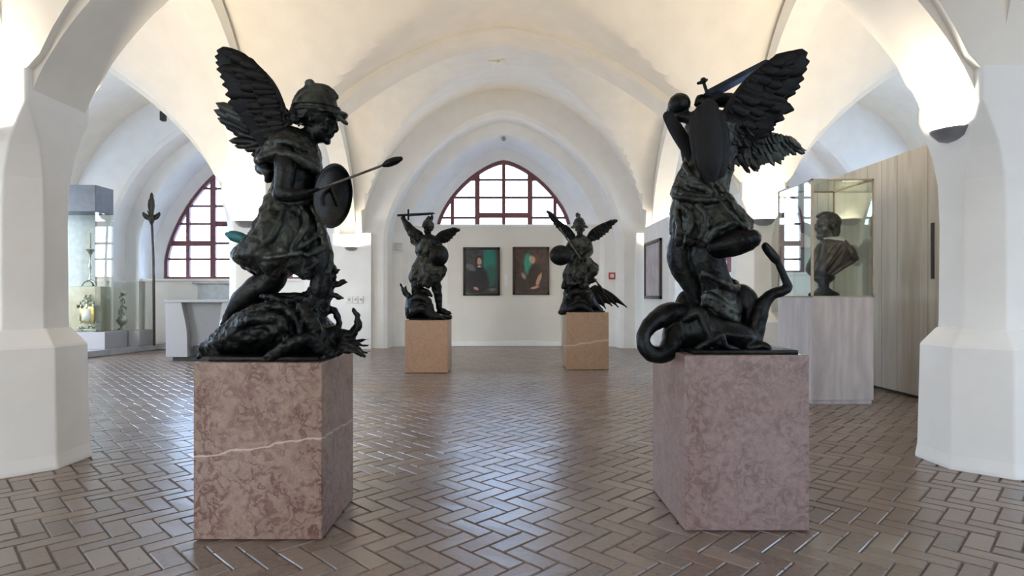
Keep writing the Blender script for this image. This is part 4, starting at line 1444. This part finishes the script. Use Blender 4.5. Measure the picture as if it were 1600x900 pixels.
# short beard
b.ball(s.p(1281, 369), 6 * s.k, 6 * s.k, 6 * s.k)
b.build('body', M['bust'], t, remesh=.009, sm=1, disp=.008, dsize=.03)
b = MB()
b.ball(s.p(1296, 348), 17 * s.k, 16 * s.k, 16 * s.k)
b.ball(s.p(1302, 360), 9 * s.k, 13 * s.k, 14 * s.k)
b.tube(s.path([(1278, 338, 0, 3), (1288, 334, 0, 4), (1302, 336, 0, 4)]), k=3)
b.build('hair', bronze_mat('bust_hair', (.035, .03, .028), (.09, .08, .075), .45), t, remesh=.009, sm=1, disp=.02, dsize=.02)
b = MB()
b.loft([s.sec(1284, 372, 1312, 370, .11), s.sec(1286, 378, 1320, 374, .15), s.sec(1290, 382, 1322, 378, .15)], n=40, k=5, folds=(.05, [9, 13], 1., .3))
b.build('collar', M['bust_collar'], t)
b = MB()
for q in ([(1280, 384, -.15, 4), (1272, 404, -.2, 6), (1264, 420, -.18, 5), (1270, 428, -.12, 5)], [(1318, 378, -.1, 5), (1326, 392, -.18, 7), (1338, 404, -.16, 4)], [(1312, 382, -.17, 5), (1298, 400, -.24, 6), (1284, 420, -.22, 5)],
          [(1320, 386, -.17, 5), (1312, 404, -.24, 6), (1296, 424, -.2, 5)], [(1330, 396, -.14, 6), (1334, 405, -.1, 5), (1316, 416, -.14, 5), (1300, 428, -.12, 4)], [(1326, 390, .1, 8), (1332, 400, .1, 7), (1320, 410, .1, 7)]):
    b.tube(s.path(q), k=5)
b.build('draped_cloak', bronze_mat('bust_cloak', (.07, .055, .05), (.15, .12, .11), .4), t, remesh=.009, sm=1)
b = MB()
c0 = s.p(1287, 440)
b.lathe(c0.x, c0.y, [(.09, s.p(0, 430).z), (.14, s.p(0, 433).z), (.13, s.p(0, 437).z), (.07, s.p(0, 443).z), (.065, s.p(0, 449).z), (.11, s.p(0, 454).z), (.17, s.p(0, 457).z), (.19, s.p(0, 459).z), (.19, 1.396)], 32)
b.build('socle', BR, t)

# ------------------------------------------------------------------ wooden partition on the right
t = MB()
t.box(5.60, 5.78, 5.0, 10.95, .045, 3.40)
wp = t.build('wall_partition', M['wood_wall'], smooth=False)
tag(wp, 'pale oak boarded partition wall behind the display case', 'partition wall', kind='structure')
b = MB(); b.box(5.63, 5.75, 5.0, 10.9, 0.001, .05)
b.build('plinth_gap', M['dark'], wp, smooth=False)
b = MB()
yy = 5.0
while yy < 10.9:
    yy += R.choice((.35, .5, .62, .8))
    if yy < 10.9:
        b.box(5.597, 5.603, yy - .0015, yy + .0015, .05, 3.395)
b.build('board_joints', M['desk_in'], wp, smooth=False)
b = MB(); b.box(5.585, 5.605, 7.82, 7.87, 1.62, 2.35)
b.build('handle_slot', M['dark'], wp, smooth=False)

# ------------------------------------------------------------------ gallery panel and picture, right of the far statue
gp = MB(); gp.box(3.66, 3.80, 13.35, 15.72, 0.005, 3.16)
g = gp.build('wall_gallery', M['plaster_white'], smooth=False)
tag(g, 'bluish white panel wall carrying a tall framed picture', 'panel wall', kind='structure')


def picture(cx, cy, w, h, cz, axis, frame, canvas, label, group=None, fw=.06, cat='painting', name='painting'):
    t = empty(name, (cx, cy, cz - h / 2), label, cat, group)
    b = MB()
    if axis == 'y':   # hangs on a wall facing -Y
        for (a0, a1, b0, b1) in ((-w / 2, w / 2, h / 2 - fw, h / 2), (-w / 2, w / 2, -h / 2, -h / 2 + fw), (-w / 2, -w / 2 + fw, -h / 2, h / 2), (w / 2 - fw, w / 2, -h / 2, h / 2)):
            b.box(cx + a0, cx + a1, cy - .03, cy + .018, cz + b0, cz + b1, .008)
        b.build('picture_frame', frame, t)
        c = MB(); c.box(-w / 2 + fw * .8, w / 2 - fw * .8, -.010, .004, h / 2 - h / 2 * .98, h / 2 + h / 2 * .98)
        o = c.build('canvas', canvas, None, smooth=False)
        o.parent = t
    else:
        for (a0, a1, b0, b1) in ((-w / 2, w / 2, h / 2 - fw, h / 2), (-w / 2, w / 2, -h / 2, -h / 2 + fw), (-w / 2, -w / 2 + fw, -h / 2, h / 2), (w / 2 - fw, w / 2, -h / 2, h / 2)):
            b.box(cx - .035, cx + .02, cy + a0, cy + a1, cz + b0, cz + b1, .008)
        b.build('picture_frame', frame, t)
        c = MB(); c.box(-.008, .004, -w / 2 + fw * .8, w / 2 - fw * .8, h * .01, h * .99)
        o = c.build('canvas', canvas, None, smooth=False)
        o.parent = t
    return t


gm = simple('pale_picture', (.42, .38, .42), .4, 0, 3., .25)
picture(3.635, 14.67, 1.55, 1.42, 2.03, 'x', M['frame_brown'], gm, 'tall dark-framed picture on the bluish panel wall', fw=.08)

# centre display panel with the two portraits
YP = 16.72
t = empty('display_stand', (.02, YP, 0), 'cream display panel below the middle window, behind the two portraits', 'panel')
b = MB(); b.box(-1.56, 1.62, YP, YP + .028, 1.17, 3.34)
b.build('upper_board', M['panel'], t, smooth=False)
b = MB(); b.box(-1.50, 1.60, YP - .03, YP + .028, .16, 1.165)
b.build('lower_board', M['panel'], t, smooth=False)
b = MB(); b.box(-1.50, 1.60, YP - .06, YP + .028, .003, .155, .006)
b.build('baseboard', M['plaster_white'], t, smooth=False)

skin_c, green, dk = (.50, .27, .19), (.01, .16, .13), (.012, .012, .016)
p1 = painting_mat('portrait_dark_coat', (.035, .04, .04), [
    (.22, .95, .22, .52, 0, green, .35), (.25, .55, .20, .35, 0, (.02, .09, .075), .3),
    (-.12, .42, .36, .48, 0, dk, .25), (-.30, .78, .18, .10, .5, (.12, .11, .12), .4), (.05, .30, .22, .10, -.5, (.02, .018, .02), .3),
    (-.08, .98, .115, .15, 0, (.015, .01, .01), .3), (-.06, .95, .075, .11, 0, skin_c, .35), (-.15, .20, .09, .05, .5, skin_c, .4), (.30, .16, .14, .05, 0, (.14, .12, .10), .5), (-.06, .80, .07, .035, 0, (.5, .45, .42), .5)])
p2 = painting_mat('portrait_bare_arm', (.07, .045, .035), [
    (-.08, .85, .13, .35, 0, (.04, .30, .20), .4), (.02, 1.0, .08, .10, 0, (.55, .6, .5), .5), (-.22, .35, .16, .28, 0, (.05, .04, .03), .3),
    (.14, .50, .26, .42, 0, (.045, .028, .02), .25), (.12, 1.0, .14, .17, 0, (.12, .065, .03), .4), (.05, .96, .085, .12, 0, (.55, .34, .24), .35),
    (.22, .42, .06, .24, .35, (.50, .29, .20), .4), (.10, .20, .15, .045, -.2, (.52, .31, .21), .4), (-.20, .52, .06, .12, -.5, (.4, .25, .2), .5)])
picture(-.616, YP - .02, 1.02, 1.34, 2.075, 'y', M['frame_black'], p1, 'black-framed portrait of a man in a dark coat beside green drapery', 'portraits on the display panel', .07)
picture(.755, YP - .02, 1.02, 1.33, 2.09, 'y', M['frame_brown'], p2, 'dark-framed portrait of a figure with a pale bare arm', 'portraits on the display panel', .07)
b = MB(); b.box(.02, .12, YP - .006, YP - .0005, 1.66, 1.99)
tag(b.build('label_card', M['white'], smooth=False), 'small white caption card between the two portraits', 'label')


def wallbox(name, px, py, w, h, Y, mat, label, cat, extra=None, d=.025):
    c = P(px, py, Y)
    b = MB(); b.box(c.x - w / 2, c.x + w / 2, Y - d, Y + .002, c.z - h / 2, c.z + h / 2, .004)
    o = b.build(name, mat, smooth=False)
    tag(o, label, cat)
    if extra:
        extra(o, c, Y - d)
    return o


def grille(o, c, y):
    b = MB()
    for i in range(5):
        b.box(c.x - .1, c.x + .1, y - .006, y + .001, c.z - .08 + .04 * i - .006, c.z - .08 + .04 * i + .006)
    b.build('slat', M['metal_grey'], o, smooth=False)


YN = YW + .535         # stepped face inside the middle niche
wallbox('vent_grille', 623, 385, .25, .22, YN, M['white'], 'pale vent grille on the wall left of the sword-raising statue', 'vent', grille)


def cross(o, c, y):
    b = MB()
    b.box(c.x - .05, c.x + .05, y - .004, y + .001, c.z - .05, c.z + .05)
    b.lathe(c.x, y - .004, [(.001, c.z - .02), (.02, c.z - .02), (.02, c.z + .02), (.001, c.z + .02)], 16)
    b.build('alarm_button', M['white'], o, smooth=False)


wallbox('fire_alarm', 956, 431, .18, .18, YN, M['red'], 'small red fire alarm call point right of the spear statue', 'alarm', cross, .04)


def sock(o, c, y):
    b = MB()
    b.lathe(c.x, y, [(.03, c.z - .001), (.03, c.z + .001)], 16)
    b.box(c.x - .03, c.x + .03, y - .003, y + .001, c.z - .03, c.z + .03)
    b.build('socket_face', M['metal_grey'], o, smooth=False)


for i, (px, w_) in enumerate(((546, .15), (552 + 4, .10), (564.5, .10))):
    wallbox('wall_socket', px, 468, w_, .20 if i else .17, YW - .14, M['white'], ('white socket plate on the pier, farthest left of three', 'white socket plate on the pier, middle of three', 'white socket plate on the pier, farthest right of three')[i], 'socket', sock)
    bpy.context.scene.objects[-1] if False else None

# small spotlight at the crown of the middle niche, loudspeaker in the left aisle
c = P(787, 216, 16.75)
t = empty('ceiling_spotlight', (c.x, c.y, c.z), 'tiny grey spotlight under the crown of the middle niche', 'spotlight')
b = MB(); b.tube([(c.x, c.y, c.z + .08, .012), (c.x, c.y, c.z + .35, .012)], k=1); b.build('stem', M['metal_grey'], t)
b = MB(); b.tube([(c.x, c.y + .04, c.z + .03, .05), (c.x, c.y - .06, c.z - .04, .06)], k=1); b.build('lamp_head', M['metal_grey'], t)
c = P(255, 181, 12.6)
t = empty('loudspeaker', (c.x, c.y, c.z), 'small dark loudspeaker hanging high under the left aisle vault', 'loudspeaker')
b = MB(); b.box(c.x - .05, c.x + .05, c.y - .06, c.y + .06, c.z - .11, c.z + .09, .02); b.build('housing', M['dark'], t)
b = MB(); b.tube([(c.x, c.y, c.z + .08, .01), (c.x, c.y, vault_z(c.x, c.y) + .02, .01)], k=1); b.build('hanger', M['metal_grey'], t)
VB = vault_z(-.1, 12.9)
b = MB()
for i in range(4):
    a = i * PI / 2 + .5
    b.tube([(-.1 + .05 * math.cos(a), 12.9 + .05 * math.sin(a), VB - .02, .02), (-.1 + .16 * math.cos(a), 12.9 + .16 * math.sin(a), VB - .05, .028), (-.1 + .24 * math.cos(a), 12.9 + .24 * math.sin(a), VB - .06, .02)], k=2)
b.ball((-.1, 12.9, VB - .04), .06, .06, .04, 12)
tag(b.build('vault_boss', M['plaster']), 'small plaster boss at the crown of the far vault', 'boss')

# ------------------------------------------------------------------ left aisle
# platform under the treasury cases
b = MB()
pf = [(-11.9, 11.6), (-9.35, 13.35), (-8.95, 15.6), (-6.3, 15.75), (-6.3, 16.0), (-11.9, 16.0)]
vs = [(x, y, .003) for x, y in pf] + [(x, y, .15) for x, y in pf]
n = len(pf)
b.add(vs, [tuple(range(n)), tuple(range(2 * n - 1, n - 1, -1))] + [(i, (i + 1) % n, n + (i + 1) % n, n + i) for i in range(n)])
tag(b.build('platform', M['platform'], smooth=False, bevel=.01), 'low grey platform along the left aisle end wall', 'platform')

t = empty('treasury_case', (-9.7, 14.6, .15), 'tall treasury case with grey header and glass front at the left edge', 'display case')
b = MB(); b.box(-11.2, -9.5, 14.0, 14.65, 3.36, 3.98, .01); b.build('header', M['grey_head'], t, smooth=False)
b = MB(); b.box(-11.2, -9.9, 14.58, 14.65, .56, 3.355); b.build('back_board', M['platform'], t, smooth=False)
b = MB(); b.box(-11.2, -9.28, 14.0, 14.85, .152, .55, .008); b.build('plinth', M['desk'], t, smooth=False)
b = MB(); b.box(-11.2, -9.52, 14.22, 14.56, .555, 1.62, .01); b.build('beige_block', M['beige'], t, smooth=False)
for d in ((-11.2, -9.505, 14.0, 14.01, .56, 3.35), (-9.51, -9.5, 14.0, 14.64, .56, 3.35)):
    b = MB(); b.box(*d); b.build('glass_pane', M['case_glass'], t, smooth=False)
b = MB(); b.box(-9.56, -9.505, 14.58, 14.65, .56, 3.355); b.build('corner_post', M['plaster_white'], t, smooth=False)

t = empty('glass_barrier', (-9.44, 15.2, .15), 'low greenish glass case with beige plinth beside the treasury case', 'glass case')
b = MB(); b.box(-9.86, -9.35, 14.9, 15.5, .152, .54, .006); b.build('plinth', M['beige'], t, smooth=False)
b = MB(); b.box(-9.345, -9.02, 14.9, 15.5, .152, .54, .006); b.build('plinth', M['desk'], t, smooth=False)
for d in ((-9.86, -9.02, 14.9, 14.91, .54, 1.75), (-9.03, -9.02, 14.9, 15.5, .54, 1.75), (-9.86, -9.85, 14.9, 15.5, .54, 1.75)):
    b = MB(); b.box(*d); b.build('glass_pane', M['case_glass'], t, smooth=False)
b = MB(); b.box(-9.86, -9.02, 14.893, 14.917, 1.745, 1.76); b.build('glass_edge', M['metal_grey'], t, smooth=False)

# candlestick on the beige block
c = P(141, 430, 14.4)
t = empty('candlestick', (c.x, 14.4, 1.62), 'tall silver candlestick on the beige block in the treasury case', 'candlestick')
b = MB()
b.lathe(c.x, 14.4, [(.03, 1.74), (.045, 1.78), (.02, 1.86), (.02, 2.05), (.045, 2.12), (.02, 2.2), (.02, 2.35), (.05, 2.42), (.09, 2.50), (.11, 2.52), (.02, 2.53)], 20)
b.build('stem', M['silver'], t)
b = MB()
for i in range(3):
    a = i * 2 * PI / 3 + PI / 2 + .3
    b.tube([(c.x + .03 * math.cos(a), 14.4 + .03 * math.sin(a), 1.76, .022), (c.x + .12 * math.cos(a), 14.4 + .12 * math.sin(a), 1.72, .018), (c.x + .17 * math.cos(a), 14.4 + .17 * math.sin(a), 1.643, .022)], k=4)
b.build('tripod_foot', M['silver'], t)
b = MB(); b.lathe(c.x, 14.4, [(.022, 2.52), (.02, 2.90), (.004, 2.91)], 12); b.build('candle', M['beige'], t)

# silver house altar
c = P(138, 520, 14.14)
zb = .552
t = empty('house_altar', (c.x, 14.14, zb), 'ornate silver house altar with a pale centre panel, left edge', 'altar')
b = MB()
for i in range(90):
    x = R.uniform(-.22, .22)
    z = R.choice((R.uniform(.02, .26), R.uniform(.56, .62), R.uniform(.6, .95)))
    if z > .6 and abs(x) > (.97 - z) * .6: continue
    b.ball((c.x + x, 14.12 + R.uniform(-.06, .06), zb + z), R.uniform(.015, .04), R.uniform(.02, .04), R.uniform(.015, .05), 8)
b.box(c.x - .2, c.x + .2, 14.08, 14.2, zb, zb + .06)
b.build('ornament', M['silver'], t, remesh=.012)
b = MB(); b.box(c.x - .17, c.x + .17, 14.08, 14.18, zb + .22, zb + .60, .01); b.build('shrine', M['gold'], t)
b = MB(); b.box(c.x - .11, c.x + .10, 14.07, 14.085, zb + .26, zb + .54); b.build('centre_panel', M['white'], t)
# silver ornament on a foot
c = P(190, 510, 15.15)
t = empty('silver_centrepiece', (c.x, 15.15, .54), 'slender silver foliate centrepiece behind the low glass', 'ornament')
b = MB()
b.lathe(c.x, 15.15, [(.10, .542), (.09, .565), (.03, .60), (.03, .64), (.10, .70), (.13, .78), (.09, .86), (.04, .9)], 20)
b.build('foot', M['silver'], t)
b = MB()
for i in range(36):
    z = R.uniform(.9, 1.42)
    a = R.uniform(0, 6.28)
    r_ = R.uniform(.02, .09)
    q = V((c.x + r_ * math.cos(a) + .02, 15.15 + r_ * math.sin(a), z))
    b.feather(q, q + V((R.uniform(-.06, .06), R.uniform(-.05, .05), R.uniform(.04, .1))), .022, (R.uniform(-1, 1), -1, R.uniform(-1, 1)), .006, .1, 5)
b.tube([(c.x, 15.15, .88, .02), (c.x + .02, 15.15, 1.15, .015), (c.x, 15.15, 1.4, .01)])
b.build('foliage', M['silver'], t)

# processional staff
YS = 15.3
c = P(241, 528, YS)
t = empty('processional_staff', (c.x, YS, .15), 'tall dark processional staff with winged ornate head, left aisle', 'staff')
b = MB(); b.tube([(P(241, 527, YS).x, YS, .152, .032), (P(240, 400, YS).x, YS, P(0, 400, YS).z, .03), (P(237.5, 350, YS).x, YS, P(0, 350, YS).z, .03)], k=1)
b.build('pole', M['frame_brown'], t)
b = MB()
cx_ = P(237, 0, YS).x
zf = lambda y: P(0, y, YS).z
b.lathe(cx_, YS, [(.02, zf(352)), (.06, zf(346)), (.09, zf(340)), (.05, zf(334)), (.07, zf(328)), (.09, zf(322)), (.08, zf(314)), (.05, zf(309)), (.04, zf(305)), (.015, zf(301))], 16)
for sg in (-1, 1):
    b.feather((cx_, YS, zf(344)), (cx_ + sg * .21, YS - .02, zf(331)), .05, (0, -1, 0), .02, .15 * sg)
    b.feather((cx_, YS, zf(338)), (cx_ + sg * .17, YS - .02, zf(333)), .03, (0, -1, 0), .02, .15 * sg)
b.feather((cx_, YS, zf(344)), (cx_, YS - .18, zf(331)), .05, (1, 0, 0), .02, .1)
b.build('staff_head', simple('staff_olive', (.06, .055, .035), .4, .6), t, disp=.015, dsize=.03)

b = MB()
c0, c1 = P(311, 441, 16.7), P(372, 441, 16.7)
b.box(c0.x, c1.x, 16.62, 16.74, .16, 1.72, .01)
o_ = b.build('radiator_cover', simple('cover_blue_grey', (.38, .43, .47), .5), smooth=False)
tag(o_, 'blue-grey cover panel under the left aisle window, behind the desk', 'radiator cover')
b = MB(); b.box(c0.x - .12, c1.x, 16.56, 16.745, 1.725, 1.79, .004); b.build('shelf', M['metal_grey'], o_, smooth=False)

# information desk
Yd = 12.9
t = empty('information_desk', (-6.7, Yd + .3, 0), 'grey lectern desk with recessed trapezoid front, left of the foreground statue', 'desk')


def pz(poly, Y):
    return [(P(x, y, Y).x, P(x, y, Y).z) for x, y in poly]


b = MB()
b.prism(pz([(258, 471), (283, 470), (284, 478), (289, 500), (292, 520), (293, 558), (259, 558)], Yd), Yd, Yd + .55)
b.build('side_panel', M['desk'], t, smooth=False, bevel=.006)
b = MB()
b.prism(pz([(347, 472), (362, 472), (380, 556), (330, 556), (338, 536)], Yd), Yd, Yd + .55)
b.build('side_panel', M['desk'], t, smooth=False, bevel=.006)
b = MB()
b.prism(pz([(282, 472), (350, 472), (337, 538), (292, 543), (290, 510)], Yd), Yd + .16, Yd + .22)
b.build('front_panel', M['desk_in'], t, smooth=False)
b = MB()
b.box(P(257, 0, Yd).x, P(362, 0, Yd).x, Yd - .02, Yd + .60, P(0, 472.5, Yd).z, P(0, 469, Yd).z, .004)
b.build('desk_top', M['desk'], t, smooth=False)
b = MB()
b.box(P(268, 0, Yd).x, P(375, 0, Yd).x, Yd + .05, Yd + .5, .003, P(0, 558, Yd).z, .004)
b.box(P(298, 0, Yd).x, P(330, 0, Yd).x, Yd + .1, Yd + .3, P(0, 556, Yd).z, P(0, 541, Yd).z)
b.build('foot', M['dark'], t, smooth=False)

# ------------------------------------------------------------------ daylight and camera
W = bpy.data.worlds.new('World')
SC.world = W
W.use_nodes = True
bg = W.node_tree.nodes['Background']
sky = W.node_tree.nodes.new('ShaderNodeTexSky')
sky.sky_type = 'NISHITA' if hasattr(sky, 'sky_type') else sky.sky_type
sky.sun_disc = False
sky.sun_elevation = math.radians(38)
sky.sun_rotation = math.radians(200)
sky.air_density = 1.0
sky.dust_density = 3.0
# overcast white-blue daylight: the sky blended with a bright even cloud layer
mx = W.node_tree.nodes.new('ShaderNodeMix')
mx.data_type = 'RGBA'
mx.inputs[0].default_value = .85
mx.inputs[7].default_value = (.50, .70, 1.0, 1)
W.node_tree.links.new(sky.outputs[0], mx.inputs[6])
W.node_tree.links.new(mx.outputs[2], bg.inputs[0])
bg.inputs[1].default_value = 10.


def portal(x, y, z, sx, sz, rot):
    l = bpy.data.lights.new('daylight_portal', 'AREA')
    l.shape = 'RECTANGLE'
    l.size, l.size_y = sx, sz
    l.cycles.is_portal = True
    o = bpy.data.objects.new('daylight_portal', l)
    COL.objects.link(o)
    o.location = (x, y, z)
    o.rotation_euler = rot


portal(0, YW + 1.9, 3.6, 4.4, 3.6, (-PI / 2, 0, 0))
portal(-7.73, YW + 1.9, 3.6, 4.4, 3.6, (-PI / 2, 0, 0))
portal(7.15, YW + 1.9, 3.5, 2.8, 3.0, (-PI / 2, 0, 0))
for c in (-1.9, 7.4, 12.4):
    portal(-12.45, c, 2.95, 3.3, 3.0, (PI / 2, 0, -PI / 2))
for c in (-1.9, 7.4, 12.9):
    portal(12.45, c, 2.95, 3.3, 3.0, (PI / 2, 0, PI / 2))
for c in (-8, 8):
    portal(c, -9.45, 3.0, 3.6, 3.6, (PI / 2, 0, 0))

cd = bpy.data.cameras.new('camera')
cam = bpy.data.objects.new('camera', cd)
COL.objects.link(cam)
cam.location = (0, 0, CZ)
cam.rotation_euler = (PI / 2, 0, 0)
cd.sensor_width = 36
cd.lens = CF / 1600 * 36
cd.shift_x = (800 - VX) / 1600
cd.shift_y = (VY - 450) / 1600
cd.clip_end = 200
SC.camera = cam
SC.view_settings.view_transform = 'Standard'
SC.view_settings.look = 'None'
SC.view_settings.gamma = 1
SC.view_settings.use_curve_mapping = False
SC.view_settings.exposure = -.05
SC.cycles.use_denoising = True
SC.cycles.max_bounces = 10
SC.cycles.diffuse_bounces = 6
SC.cycles.transparent_max_bounces = 16
SC.cycles.sample_clamp_indirect = 8
